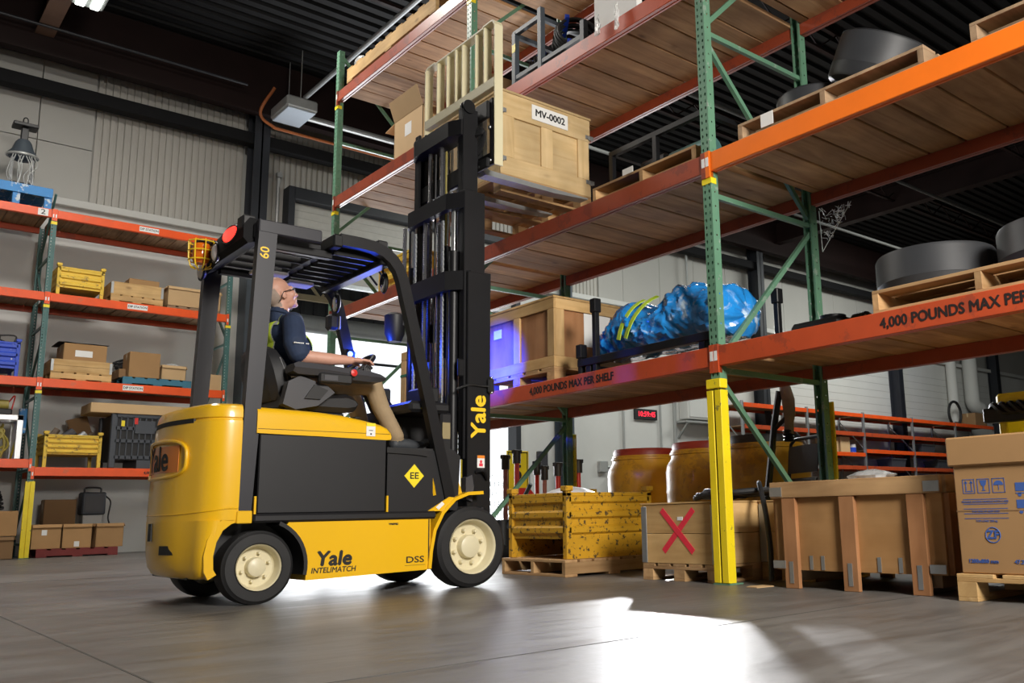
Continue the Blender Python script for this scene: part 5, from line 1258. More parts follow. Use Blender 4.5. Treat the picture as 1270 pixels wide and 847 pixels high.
# ---------------------------------------------------------------- right rack, upper levels
def upper_levels():
    z = L2T
    # L2 A-B: yellow bin
    steel_bin('plain yellow steel bin on the second shelf behind the overhead guard', (.45, 4.62, z), .7, .78, .38, M['ybin2'], legs=.08, ribs=2)
    # L2 B-C: pallet with black machine frame
    pallet('long pale pallet carrying a black frame on the second shelf', (.60, .68, z), 1.14, 1.12, 0, M['pallet'], M['pallet_y'], .12)
    t = thing('skeleton_machine', 'black steel machine frame on the pallet left of green upright', 'machine', (.58, .64, z+.121))
    fr = M['black']
    for x in (-.40, .40):
        for zz in (.03, .30): part('rail', MB().box(x-.02, x+.02, -.52, .54, zz-.02, zz+.02), fr, t, ang=0)
        for y in (-.50, .02, .52): part('post', MB().box(x-.02, x+.02, y-.02, y+.02, .05, .28), fr, t, ang=0)
    for y in (-.48, .50): part('cross_rail', MB().box(-.38, .38, y-.02, y+.02, .28, .32), fr, t, ang=0)
    part('motor', MB().cyl((-.1, -.3, .16), (-.1, .1, .16), .10, 16), M['green_d'], t); part('gear_case', MB().box(-.2, .25, .12, .42, .04, .25, .02), M['plastic'], t)
    part('tag_sheet', MB().box(-.424, -.420, .26, .38, .06, .12), M['paper'], t, ang=0)
    # L2 C-D: pallet with rubber drums
    pallet('dark old pallet with drums above the bright orange beam', (.60, -.95, z), 1.14, 1.36, 0, M['pallet_d'], M['pallet_d'], .125)
    def drum(label, loc, r, h, rot=(0, 0, 0)):
        t = thing('rubber_drum', label, 'drum', loc); t.rotation_euler = rot
        part('tread', MB().lathe([(r*.62, 0), (r*.97, 0), (r, .02), (r, h*.30), (r*1.004, h*.31), (r, h*.32), (r, h-.02), (r*.97, h), (r*.62, h), (r*.60, h-.02), (r*.60, .02), (r*.62, 0)], 56, cap=False), M['drum'], t)
        part('rim_band', MB().lathe([(r*.99, h*.985), (r*.90, h*1.01), (r*.88, h*1.0), (r*.88, h*.9)], 48, cap=False), M['galv'], t)
    drum('low black rubber drum at the back of the old pallet', (.60, -.50, z+.126), .26, .27)
    drum('large black rubber drum leaning on another above the orange beam', (.62, -.95, z+.126+.175), .31, .30, (R(26), R(2), 0))
    drum('black rubber ring at the right end of the old pallet', (.62, -1.47, z+.126), .18, .10)
    part_tag = pallet('second old pallet at the upper right corner on the orange beam', (.60, -2.45, z), 1.14, 1.10, 0, M['pallet_d'], M['pallet_d'], .125)
    o = part('paper_tag', MB().box(-.002, .002, -.05, .05, .03, .12), M['paper'], None, (.026, -.52, z)); tag(o, 'stained paper tag stapled to the end of the old pallet', 'tag')
    # L3 A-B: open carton and flat carton
    z = L3T
    c = carton('open cardboard box overhanging the third shelf left of the load backrest', (.28, 4.25, z), .52, .62, .44, 0, M['card_l'], flaps=2, lab=(.0, .2, .14, .14, 'x'))
    text('print', 'FRAGILE', .05, M['txt_red'], c, (-.02, -.3115, .14), (1, 0, 0), (0, 0, 1), bold=.002); text('print', 'THIS SIDE UP', .04, M['txt_red'], c, (-.02, -.3115, .08), (1, 0, 0), (0, 0, 1), bold=.002)
    carton('brown cardboard box seen through the bars of the load backrest', (.42, 3.33, z), .5, .72, .46, 0, M['card_d'])
    # L3 B-C: black frame trolley with hose coils
    t = thing('steel_trolley', 'black steel frame with posts holding black cable coils on third shelf', 'frame', (.50, 1.95, z)); fm = M['greycol']
    for x in (-.35, .35):
        part('side_rail', MB().box(x-.02, x+.02, -.52, .52, .14, .18), fm, t, ang=0); part('side_rail', MB().box(x-.02, x+.02, -.52, .52, .03, .07), fm, t, ang=0)
        for y, h in ((.50, .62), (.10, .70), (-.50, .30)): part('post', MB().box(x-.025, x+.025, y-.025, y+.025, 0, h), fm, t, ang=0)
    for y in (.50, .10): part('top_rail', MB().box(-.35, .35, y-.02, y+.02, .58, .62), fm, t, ang=0)
    part('top_rail', MB().box(-.37, -.33, .1, .52, .60, .64), fm, t, ang=0); part('tape_mark', MB().box(-.377, -.374, .47, .52, .42, .50), M['tape'], t, ang=0)
    part('bottom_plate', MB().box(-.35, .35, -.52, .52, .02, .035), fm, t, ang=0)
    def coil(label, loc, r, n, rot, m):
        t = thing('cable_coil', label, 'cable', loc); t.rotation_euler = rot
        for k in range(n):
            part('loop', MB().tube([((r-.012*(k % 3))*math.cos(2*PI*q/28), (r-.012*(k % 3))*math.sin(2*PI*q/28), k*.022-.011*n) for q in range(28)], .014, 6, closed=True), m, t)
        for q in range(3): part('tie', MB().box(r-.05, r+.02, -.012, .012, -.012*n, .012*n).mesh('tie', M['blue_b'], 0) and MB().box((r-.02)*math.cos(q*2.1)-.02, (r-.02)*math.cos(q*2.1)+.02, (r-.02)*math.sin(q*2.1)-.02, (r-.02)*math.sin(q*2.1)+.02, -.013*n, .013*n), M['blue_b'], t, ang=0)
    coil('large black cable coil with blue ties on the black trolley', (.36, 1.80, z+.36), .20, 9, (R(70), 0, R(-30)), M['rubber'])
    coil('smaller black cable coil lying behind the trolley post', (.36, 2.24, z+.26), .14, 7, (R(60), 0, R(10)), M['rubber'])
    carton('small tan box inside the black trolley', (.66, 2.32, z+.036), .2, .2, .14, 0, M['card'])
    o = part('wrapped_board', MB().box(-.03, .03, -.26, .26, 0, .55, .01), M['white'], None, (.06, .92, z)); tag(o, 'white boxed board standing at the beam edge on third shelf', 'board')
    t = thing('plastic_wrap', 'crumpled clear plastic wrap hanging over the third shelf beam', 'wrap', (-.02, .90, z+.02)); rnd = random.Random(9)
    for y, h in ((.14, .16), (-.08, .20)):
        rg = []
        for k in range(7): rg.append([(-.012+rnd.uniform(-.012, .0)+.02*math.cos(a)*.5-.012, y+(.03+.01*k*.3)*math.cos(a)*rnd.uniform(.6, 1.3), .06-h*k/6+rnd.uniform(-.008, .008)+.012*math.sin(a)) for a in [2*PI*j/8 for j in range(8)]])
        part('fold', MB().rings(rg), M['clear'], t)
    # L4 A-B: long timbers
    t = thing('wooden_pallet', 'pallet edge with long timber overhanging the top shelf', 'pallet', (.55, 4.70, L4T), PI/2); pallet_parts(t, 2.1, 1.12, M['crate'], M['crate_y'], .19, 9)
    t = thing('plastic_wrap', 'grey bundle of plastic on the long timber of the top shelf', 'wrap', (.06, 5.55, L4T+.191)); part('lump', MB().ell((0, 0, .05), (.05, .12, .06), 12, 8), M['clear'], t)
    # cobweb-like torn wrap hanging under the second shelf
    t = thing('plastic_wrap', 'torn clear plastic wrap hanging below the orange shelf', 'wrap', (RD+.05, -.17, LV[1]-.02)); rnd = random.Random(12); mb = MB()
    for k in range(60):
        u, v = rnd.random(), rnd.random(); y = -.13+.26*u; zt = -.01-.30*v*(.15+.85*u)
        mb.tube([(rnd.uniform(-.02, .02), y+rnd.uniform(-.03, .03), zt+rnd.uniform(-.02, .02)), (rnd.uniform(-.03, .03), y+rnd.uniform(-.03, .03), zt+rnd.uniform(-.03, .03)), (rnd.uniform(-.02, .02), y+rnd.uniform(-.03, .03), zt+rnd.uniform(-.03, .03))], .0022, 4)
    mb.tube([(0, -.15, 0), (0, .13, -.33)], .003, 5).tube([(0, .14, 0), (0, .13, -.33)], .003, 5)
    part('film', mb, M['clear'], t); bpy.context.view_layer.update()
upper_levels()

# ---------------------------------------------------------------- floor row under the right rack
def floor_row():
    # yellow bin on pallet
    cx, cy = -.13+.47, 1.44+.40
    pallet('wooden pallet under the worn yellow steel bin beside the front wheel', (cx, cy, 0), .98, .82, 0, M['pallet'], M['pallet_y'], .125)
    steel_bin('chipped yellow steel bin on pallet under the lowest shelf', (cx+.02, cy+.02, .126), .90, .76, .50, M['ybin'], legs=.15, ribs=3, skirt=True)
    t = thing('plastic_wrap', 'white plastic sheet heaped in the chipped yellow bin', 'wrap', (cx, cy+.1, .28)); rnd = random.Random(3)
    rg = []
    for i in range(7):
        r = .36*math.cos(i/6*PI/2)+.01; rg.append([(r*math.cos(2*PI*j/18)*rnd.uniform(.9, 1.1), r*.8*math.sin(2*PI*j/18)*rnd.uniform(.9, 1.1), .18+.22*math.sin(i/6*PI/2)+rnd.uniform(-.01, .01)) for j in range(18)])
    part('sheet', MB().rings(rg), mat('white_plastic_sheet', (.8, .8, .8), .3, 0, .05), t)
    # crate with red X
    def collar_crate(label, x0, y0, sx, sy, h, plab, mark=False, n=2):
        z0 = .115
        p = thing('wooden_pallet', plab, 'pallet', (x0+sx/2, y0+sy/2, 0)); block_pallet(p, sx, sy, M['pallet'], M['pallet_y'], z0-.001)
        t = thing('wooden_crate', label, 'crate', (x0+sx/2, y0+sy/2, z0)); bh = h/n
        for k in range(n):
            for s in (-1, 1):
                part('collar_board', MB().box(s*(sx/2), s*(sx/2-.02), -sy/2, sy/2, k*bh+.001, (k+1)*bh-.002, .002), M['crate_y'], t, ang=0)
                part('collar_board', MB().box(-sx/2+.02, sx/2-.02, s*(sy/2), s*(sy/2-.02), k*bh+.001, (k+1)*bh-.002, .002), M['crate'], t, ang=0)
        for i in (-1, 1):
            for j in (-1, 1): part('corner_hinge', MB().box(i*(sx/2+.003), i*(sx/2-.05), j*(sy/2+.003), j*(sy/2-.05), .002, h-.015, .002), M['galv'], t, ang=0)
        part('lid', MB().box(-sx/2-.006, sx/2+.006, -sy/2-.006, sy/2+.006, h, h+.010), M['crate_y'], t, ang=0)
        if mark:
            for s in (-1, 1): part('spray_mark', MB().tube([(-sx/2-.0015-.0012*s, s*(.15-.29*q/8), h*(.90-.70*q/8)) for q in range(9)], 0, rect=(.042, .003), up=(-1, 0, 0)), M['ink_red'], t)
            part('staple_plate', MB().box(-sx/2-.003, -sx/2, -.05, .0, h*.72, h*.78), M['white'], t, ang=0)
        return t
    collar_crate('pine collar crate with a sprayed red X on its front', .03, .075, .80, .705, .40, 'small pallet under the red X crate', True)
    collar_crate('pine collar crate in shade between yellow upright and big crate', .45, -.37, .62, .43, .40, 'pallet under the shaded crate behind the yellow upright')
    t = thing('hose_bundle', 'black hoses heaped on the red X crate', 'hose', (.42, .40, .527)); rnd = random.Random(21)
    for k in range(9):
        r = .12+.018*k; ph = rnd.uniform(0, 6); part('hose', MB().tube([(r*1.1*math.cos(a+ph)*rnd.uniform(.97, 1.03)+.02*k-.05, r*math.sin(a+ph)-.02*k, .030+.004*k+.008*math.sin(3*a+k)) for a in [2*PI*q/26 for q in range(27)]], .018, 7), M['rubber'], t)
    part('loose_end', MB().tube(bez([(.1, -.30, .10), (-.05, -.42, .10), (-.20, -.58, -.08), (-.27, -.66, -.30), (-.30, -.68, -.505)], 7), .017, 8), M['rubber'], t)
    # large plywood crate
    t = thing('wooden_crate', 'large plywood crate with wide battens and steel corners beside the cardboard carton', 'crate', (.52, -.955, 0))
    x0, x1, y0, y1, z0, z1 = -.52, .52, -.555, .555, .105, .622
    part('panel_box', MB().box(x0+.03, x1-.03, y0+.01, y1-.01, z0, z1-.01), M['ply'], t, ang=0)
    for s in (-1, 1):
        a, b = (x0, x0+.03) if s < 0 else (x1-.03, x1)
        part('top_batten', MB().box(a-.004*(s < 0), b, y0, y1, z1-.095, z1, .003), M['ply_r'] if False else M['pallet_y'], t, ang=0)
        for k, y in enumerate((y1-.13, .02, y0+.15)):
            part('leg_batten', MB().box(a, b, y-.05, y+.05, 0, z1-.095, .003), M['ply_r'], t, ang=0)
            if s < 0: part('steel_strip', MB().box(a-.003, a, y-.014, y+.014, .03, .155), M['galv'], t, ang=0)
        for y in (y0+.045, y1-.045):
            part('corner_plate', MB().box(a-.004 if s < 0 else b, a if s < 0 else b+.004, y-.045, y+.045, z0+.01, z0+.055), M['galv'], t, ang=0); part('corner_plate', MB().box(a-.008 if s < 0 else b, a if s < 0 else b+.008, y-.045, y+.045, z1-.085, z1-.03), M['galv'], t, ang=0)
        for y in (.22, .30, -.15, -.28):
            if s < 0: part('nail_strip', MB().box(x0+.026, x0+.0295, y-.011, y+.011, z0+.005, z0+.085), M['galv'], t, ang=0)
    for y in (y0, y1):
        a, b = (y-.0, y+.03) if y < 0 else (y-.03, y)
        part('side_batten', MB().box(x0+.03, x1-.03, a-.02 if y < 0 else a, b if y < 0 else b+.02, z1-.095, z1, .003), M['pallet'], t, ang=0)
        for x in (x0+.10, 0, x1-.10): part('side_batten', MB().box(x-.05, x+.05, a-.02 if y < 0 else a, b if y < 0 else b+.02, z0, z1-.095, .003), M['ply_r'], t, ang=0)
    part('base_runner', MB().box(x0+.05, x1-.05, -.5, -.42, .04, .105), M['pallet_d'], t, ang=0); part('base_runner', MB().box(x0+.05, x1-.05, .42, .5, .04, .105), M['pallet_d'], t, ang=0)
    t = thing('plastic_wrap', 'crumpled clear plastic lying on top of the large plywood crate', 'wrap', (.30, -.93, .622)); rnd = random.Random(2)
    part('lump', MB().rings([[(.10*r*math.cos(2*PI*j/12)*rnd.uniform(.7, 1.3), .13*r*math.sin(2*PI*j/12)*rnd.uniform(.7, 1.3), .06*h) for j in range(12)] for r, h in ((1, 0), (1, .4), (.7, .8), (.2, 1))]), M['clear'], t)
    o = part('scrap_paper', MB().prism([(-.08, -.05), (.07, -.06), (.09, .03), (.0, .06), (-.07, .04)], 'z', .001, .006), M['card_l'], None, (-.03, -.30, 0)); tag(o, 'scrap of torn cardboard on the floor by the yellow upright', 'scrap')
    # cardboard carton on pallet at right
    p = thing('wooden_pallet', 'bright wooden pallet under the printed carton at the right edge', 'pallet', (.42, -2.18, 0)); block_pallet(p, 1.10, 1.10, M['crate'], M['crate_y'], .13)
    t = thing('cardboard_carton', 'large printed cardboard carton with lid at the right edge', 'box', (.42, -2.18, .131))
    sx, sy, h = 1.06, 1.06, .62
    part('body', MB().box(-sx/2, sx/2, -sy/2, sy/2, 0, h, .006), M['card'], t, ang=0)
    part('lid', MB().box(-sx/2-.02, sx/2+.02, -sy/2-.02, sy/2+.02, h-.10, h+.045, .008), M['card'], t, ang=0)
    part('seam', MB().box(-sx/2-.0015, -sx/2, -sy/2, sy/2, .298, .303), M['card_d'], t, ang=0)
    X = -sx/2-.0014; ib = M['ink_blue']; yc = sy/2-.065
    def rect(y, z, w, hh, th=.003):
        part('print', MB().box(X, X+.001, y-w/2, y+w/2, z, z+th).box(X, X+.001, y-w/2, y+w/2, z+hh-th, z+hh).box(X, X+.001, y-w/2, y-w/2+th, z, z+hh).box(X, X+.001, y+w/2-th, y+w/2, z, z+hh), ib, t, ang=0)
    for k in range(3): rect(yc-.01-k*.075, .385, .062, .07)
    a = yc-.01
    part('print', MB().box(X, X+.001, a+.012, a+.016, .40, .44).box(X, X+.001, a-.016, a-.012, .40, .44).prism([(a+.004, .435), (a+.024, .435), (a+.014, .448)], 'x', X, X+.001).prism([(a-.024, .435), (a-.004, .435), (a-.014, .448)], 'x', X, X+.001).box(X, X+.001, a-.02, a+.02, .394, .398), ib, t, ang=0)
    a -= .075; part('print', MB().prism([(a-.018, .448), (a+.018, .448), (a+.012, .425), (a+.003, .417), (a+.003, .402), (a+.012, .397), (a-.012, .397), (a-.003, .402), (a-.003, .417), (a-.012, .425)], 'x', X, X+.001), ib, t, ang=0)
    a -= .075; part('print', MB().prism([(a+.024*math.cos(R(q)), .422+.022*math.sin(R(q))) for q in range(0, 181, 20)], 'x', X, X+.001).box(X, X+.001, a-.0015, a+.0015, .398, .424), ib, t, ang=0)
    for k in range(5): part('print', MB().box(X, X+.001, yc-.195, yc+.025, .355-k*.023, .358-k*.023), ib, t, ang=0)
    for k, s in enumerate(('FRAGILE GOODS HANDLE WITH CARE', 'THIS SIDE UP KEEP DRY', 'TOP LOAD 250 kg')): text('print', s, .0135, ib, t, (X-.0002, yc-.085, .3445-k*.0465), (0, -1, 0), (0, 0, 1))
    a = yc-.27
    for zz in (.37, .29): part('print', MB().box(X, X+.001, a-.025, a+.03, zz+.02, zz+.06).box(X, X+.001, a-.035, a+.03, zz+.008, zz+.013).box(X, X+.001, a-.045, a-.040, zz+.005, zz+.07).prism([(a+.012+.009*math.cos(R(q)), zz+.003+.009*math.sin(R(q))) for q in range(0, 360, 40)], 'x', X, X+.001), ib, t, ang=0)
    part('print', MB().tube([(X, yc-.11+.036*math.cos(2*PI*q/28), .185+.036*math.sin(2*PI*q/28)) for q in range(28)], .0024, 5, closed=True), ib, t)
    text('print', 'ZF', .055, ib, t, (X-.0003, yc-.11, .185), (0, -1, 0), (0, 0, 1), bold=.002)
    text('print', '1200x800 mm', .026, ib, t, (X-.0003, yc-.05, .06), (0, -1, 0), (0, 0, 1), bold=.0008); text('print', '47.2" x 31.5"', .026, ib, t, (X-.0003, yc-.27, .06), (0, -1, 0), (0, 0, 1), bold=.0008)
    # yellow forklift part lying on the carton lid line behind
    t = thing('yellow_attachment', 'yellow steel attachment with black hoses behind the printed carton', 'machine', (2.05, -1.40, 0))
    part('frame', MB().box(-.5, .5, -.5, .36, .05, .14, .01).box(-.3, .3, -.42, -.36, .1, 1.22, .01).box(-.3, .3, .30, .36, .1, 1.10, .01).box(-.32, -.26, -.5, .36, 1.14, 1.22, .02).box(.26, .32, -.5, .36, 1.14, 1.22, .02), M['tape'], t)
    part('lamp', MB().lathe([(0, 0), (.05, .0), (.06, .05), (0, .06)], 14, Matrix.Translation((-.34, -.38, 1.18)) @ Matrix.Rotation(-PI/2, 4, 'Y'), cap=False), M['lamp_w'], t)
    mb = MB()
    for k in range(6): mb.tube(bez([(-.28, .42-.06*k, 1.06), (-.36, .36-.06*k, 1.14), (-.38, .28-.06*k, 1.08), (-.30, .2-.05*k, 1.1)], 5), .02, 6)
    part('hose', mb, M['plastic'], t); part('valve_block', MB().box(-.36, -.26, .14, .44, 1.02, 1.12, .01), M['plastic'], t)
    # folding chair behind the big crate
    t = thing('folding_chair', 'black folding chair folded flat, standing behind the large plywood crate', 'chair', (1.86, .78, 0), R(-22)); t.scale = (1.1, 1.22, 1.06)
    def lean(p): return (p[0]+p[2]*.10, p[1], p[2])
    part('front_frame', MB().tube([lean(p) for p in [(0, -.21, 0), (0, -.21, .90), (0, -.20, .965), (0, -.15, 1.0), (0, .15, 1.0), (0, .20, .965), (0, .21, .90), (0, .21, 0)]], .014, 8), M['black'], t)
    part('rear_frame', MB().tube([lean(p) for p in [(.05, -.185, 0), (.045, -.185, .60), (.045, .185, .60), (.05, .185, 0)]], .012, 8), M['black'], t)
    part('backrest', MB().rings([[lean((-.022-.02*math.cos(PI*y/.42), y, z)) for z in (.72, .94)]+[lean((-.012-.02*math.cos(PI*y/.42), y, z)) for z in (.94, .72)] for y in [-.19+.38*k/8 for k in range(9)]]), M['plastic'], t)
    part('seat', MB().rings([[lean((x, y, z)) for x, z in ((-.030, .28), (-.034, .66), (-.016, .68), (-.012, .26))] for y in (-.185, -.17, .17, .185)]), M['darkbin'], t)
    # yellow overpack drums
    def odrum(label, x, y, r, h, stripe=None, lid=M['reddr']):
        t = thing('storage_drum', label, 'drum', (x, y, 0))
        part('body', MB().lathe([(0, 0), (r*.9, 0), (r*.93, .03), (r*.97, h*.25), (r, h*.27), (r*.97, h*.29), (r*.985, h*.55), (r, h*.57), (r*.985, h*.59), (r*.99, h*.74), (r*.96, h*.80), (r*.86, h*.86), (r*.86, h*.93), (0, h*.93)], 44, cap=False), M['ydrum'], t)
        part('neck_ring', MB().lathe([(r*.86, h*.885), (r*.89, h*.89), (r*.89, h*.91), (r*.86, h*.915)], 44, cap=False), M['ydrum'], t)
        part('lid', MB().lathe([(0, h), (r*.80, h*.995), (r*.83, h*.975), (r*.83, h*.93), (0, h*.93)], 44, cap=False), lid, t)
        if stripe: part('blue_band', MB().lathe([(r*1.0, h*.66), (r*1.0, h*.72)], 44, cap=False), M['blue_p'], t); part('paper_band', MB().lathe([(r*1.004, h*.62), (r*1.004, h*.73)], 44, cap=False), M['ydrum'], t)
        return t
    odrum('yellow drum with red lid, left of the three behind the X crate', 3.1, 3.92, .47, 1.21)
    odrum('yellow drum with red lid, middle of the three behind the rack', 2.6, 2.46, .45, 1.17)
    odrum('yellow drum with blue band behind the yellow upright', 2.3, 1.47, .42, 1.15, True, M['plastic'])
    # machine arm
    t = thing('jointed_manipulator', 'black machine stand with jointed grey arm behind the upright', 'machine', (1.50, .66, 0))
    part('base', MB().box(-.12, .12, -.12, .26, 0, .06, .01), M['black'], t)
    part('leg', MB().tube([(-.05, .22, .05), (0, .05, 1.15), (.0, -.02, 1.42)], .028, 8), M['black'], t)
    part('brace', MB().tube([(0, .1, 1.08), (0, -.08, 1.20)], .02, 8), M['black'], t)
    part('arm', MB().rings([[(.03*math.cos(2*PI*j/10), -.09+w*math.sin(2*PI*j/10)+dy, z) for j in range(10)] for z, w, dy in ((1.06, .05, 0), (1.14, .04, -.01), (1.22, .055, -.02), (1.34, .062, -.015), (1.44, .055, 0.01), (1.49, .03, .02))]), M['rust'], t)
    part('spring', MB().lathe([(.0, 1.0)]+[(.035+.012*(k % 2), 1.0+.012*k) for k in range(9)]+[(0, 1.1)], 12, Matrix.Translation((0, -.09, 0)), cap=False), M['black'], t)
floor_row()

# ---------------------------------------------------------------- posts and signs by the dock door
def dock_posts():
    def post(label, x, y, h, m=M['redpost'], w=.032):
        t = thing('jack_post', label, 'post', (x, y, 0)); part('tube', MB().cyl((0, 0, .02), (0, 0, h-.16), w, 12), m, t)
        part('head', MB().cyl((0, 0, h-.18), (0, 0, h-.02), w*1.7, 12).box(-w*1.9, w*1.9, -w*1.2, w*1.2, h-.05, h, .006), M['plastic'], t); part('base', MB().cyl((0, 0, 0), (0, 0, .02), .11, 16), M['plastic'], t)
    faded = mat('faded_red_paint', (.42, .16, .12), .5, 0, .2)
    post('faded red jack post with black head nearest the mast', 1.98, 5.25, 1.20, faded, .030)
    post('tall red jack post in front of the yellow speed sign', 2.58, 5.85, 1.32)
    post('short red jack post with black head beside the brace', 2.62, 5.30, 1.08, faded, .028)
    post('thin red jack post left of the dark wall column', 2.74, 5.62, 1.16, M['redpost'], .028)
    post('red jack post with black head in front of the dark wall column', 2.98, 5.48, 1.14)
    post('red jack post right of the yellow guarded upright', 3.22, 5.35, 1.18, M['redpost'], .034)
    t = thing('speed_sign', 'yellow speed limit sign standing by the dock door', 'sign', (4.35, 8.30, 0))
    part('panel', MB().box(-.22, .22, -.01, .01, .62, 1.52, .004), M['tape'], t, ang=0); part('border', MB().box(-.20, .20, -.0115, -.010, .64, .655).box(-.20, .20, -.0115, -.010, 1.485, 1.5).box(-.20, -.185, -.0115, -.010, .64, 1.5).box(.185, .20, -.0115, -.010, .64, 1.5), M['ink'], t, ang=0)
    text('lettering', '5', .34, M['ink'], t, (0, -.0125, 1.15), (1, 0, 0), (0, 0, 1), bold=.01); text('lettering', 'MPH', .15, M['ink'], t, (0, -.0125, .80), (1, 0, 0), (0, 0, 1), bold=.004)
    part('pole', MB().box(-.025, .025, .01, .04, 0, 1.5), M['galv'], t, ang=0)
    t = thing('stop_sign', 'red stop sign half hidden by the yellow steel bin', 'sign', (4.25, 8.0, 0))
    part('panel', MB().prism([(.30*math.cos(R(22.5+45*k)), .62+.30*math.sin(R(22.5+45*k))) for k in range(8)], 'y', -.01, .01), M['red'], t, ang=0); part('pole', MB().box(-.025, .025, .01, .04, 0, .9), M['galv'], t, ang=0)
    text('lettering', 'STOP', .17, M['white'], t, (0, -.0115, .62), (1, 0, 0), (0, 0, 1), bold=.004)
    t = thing('wall_switch_box', 'small grey switch box on the wall right of dock door', 'box', (8.55, YW, 1.75)); part('body', MB().box(-.14, .14, -.1, 0, -.2, .2, .01), M['greyp'], t); part('lid', MB().box(-.11, .11, -.108, -.1, -.16, .16, .006), M['greyp'], t)
    t = thing('pump_truck', 'dark hand pallet truck lying behind the front wheel', 'truck', (1.05, 4.35, 0), R(100))
    part('handle', MB().tube(bez([(-.3, 0, .25), (-.55, 0, .55), (-.72, 0, .78)], 5), .022, 8), M['greycol'], t); part('pump', MB().cyl((-.3, 0, .05), (-.3, 0, .42), .09, 14), M['plastic'], t); part('wheel', MB().cyl((-.3, -.09, .1), (-.3, .09, .1), .1, 18), M['rubber'], t)
    for s in (-1, 1): part('fork', MB().box(-.25, .85, s*.26-.08, s*.26+.08, .05, .11, .01), M['greycol'], t)
dock_posts()

# ---------------------------------------------------------------- goods on the left rack
def left_goods():
    y = LY0; z1, z2, z3, z4 = [q+.003 for q in LT]
    X = lambda u: u                                    # world x positions measured along the rack
    # top level: blue pallet with machine
    t = thing('wooden_pallet', 'blue painted pallet on top of the left rack', 'pallet', (-2.52, y+.52, z4))
    for i in (-1, 0, 1):
        for j in (-1, 1): part('leg', MB().box(i*.42-.05, i*.42+.05, j*.44-.05, j*.44+.05, 0, .20, .004), M['blue_p'], t, ang=0)
    for j in (-1, 1): part('rim_board', MB().box(-.475, .475, j*.49-.02, j*.49+.0, .18, .33, .004), M['blue_p'], t, ang=0)
    for k in range(6): part('deck_board', MB().box(-.475+k*.16, -.475+k*.16+.15, -.47, .47, .30, .33, .003), M['blue_p'], t, ang=0)
    t = thing('robot_machine', 'dark machine head with cables standing on the blue pallet', 'machine', (-2.46, y+.30, z4+.331))
    part('base', MB().box(-.16, .16, -.16, .16, 0, .06, .01), M['black'], t)
    for s in (-1, 1): part('post', MB().tube([(s*.13, -.05, .05), (s*.14, -.05, .45), (s*.10, 0, .62)], .022, 8), M['alu'], t)
    part('head', MB().rings([[(w*math.cos(2*PI*j/12), w*.8*math.sin(2*PI*j/12), z) for j in range(12)] for z, w in ((.46, .12), (.50, .19), (.57, .20), (.64, .15), (.76, .11), (.80, .08))]), M['greycol'], t)
    part('band', MB().tube([(.205*math.cos(2*PI*k/20), .165*math.sin(2*PI*k/20), .53) for k in range(20)], .022, 8, closed=True), M['pipe'], t)
    part('column', MB().box(-.05, .05, -.05, .05, .78, 1.0, .01), M['black'], t); part('cap_plate', MB().box(-.17, .17, -.12, .12, 1.0, 1.06, .01), M['black'], t)
    part('hook', MB().tube(bez([(-.03, 0, 1.06), (-.03, 0, 1.15), (.0, 0, 1.18), (.03, 0, 1.15), (.03, 0, 1.06)], 4), .01, 6), M['black'], t)
    rnd = random.Random(4); mb = MB()
    for k in range(9):
        x = -.14+.035*k; mb.tube(bez([(x, -.14, .5), (x+rnd.uniform(-.06, .06), -.19, .34), (x+rnd.uniform(-.08, .08), -.18, .16), (x+rnd.uniform(-.05, .05), -.17, .02)], 5), .009, 6)
    part('cables', mb, M['pipe'], t)
    # third level
    steel_bin('light yellow steel bin on the upper shelf of left rack', (-1.55, y+.40, z3), .66, .66, .46, M['ybin2'], legs=.13, ribs=3)
    pallet('small pallet under the pine collar box on left rack', (-.73, y+.36, z3), .78, .64, 0, M['crate'], M['crate_y'], .12, nt=5)
    def collar(label, x, yy, z, sx, sy, h, n=1):
        t = thing('wooden_crate', label, 'crate', (x, yy, z)); bh = h/n
        for k in range(n):
            for s in (-1, 1):
                part('collar_board', MB().box(s*(sx/2), s*(sx/2-.02), -sy/2, sy/2, k*bh+.001, (k+1)*bh-.002, .002), M['crate_y'], t, ang=0); part('collar_board', MB().box(-sx/2+.02, sx/2-.02, s*(sy/2), s*(sy/2-.02), k*bh+.001, (k+1)*bh-.002, .002), M['crate'], t, ang=0)
        for i in (-1, 1):
            for j in (-1, 1): part('corner_hinge', MB().box(i*(sx/2+.003), i*(sx/2-.035), j*(sy/2+.003), j*(sy/2-.035), .01, h-.01, .002), M['galv'], t, ang=0)
        part('bottom', MB().box(-sx/2+.02, sx/2-.02, -sy/2+.02, sy/2-.02, .0, .012), M['ply'], t, ang=0)
    collar('pine collar box holding a carton on the upper shelf', -.73, y+.36, z3+.121, .78, .62, .21)
    carton('plain carton standing in the pine collar box', (-.62, y+.36, z3+.134), .46, .46, .30)
    pallet('pale pallet under the open carton near right end of shelf', (.17, y+.42, z3), .86, .66, 0, M['pallet_d'], M['pallet_d'], .06, nt=5)
    c = carton('open tan carton marked in pen on the upper shelf', (.17, y+.40, z3+.061), .86, .62, .33, 0, M['card_l'], flaps=3)
    # second level
    steel_bin('blue steel bin at the left edge on the middle shelf', (-2.62, y+.40, z2), .70, .66, .52, M['blue_b'], legs=.12, ribs=3)
    t = thing('cable_tangle', 'tangle of dark cables sticking out of the blue bin', 'cable', (-2.62, y+.40, z2+.25)); rnd = random.Random(14)
    for k in range(6): part('cable', MB().tube(bez([(rnd.uniform(-.25, .25), rnd.uniform(-.2, .2), 0), (rnd.uniform(-.25, .25), rnd.uniform(-.2, .2), .3), (rnd.uniform(-.2, .3), rnd.uniform(-.2, .2), .42), (rnd.uniform(-.2, .3), rnd.uniform(-.2, .2), .28)], 5), .012, 6), M['rubber'], t)
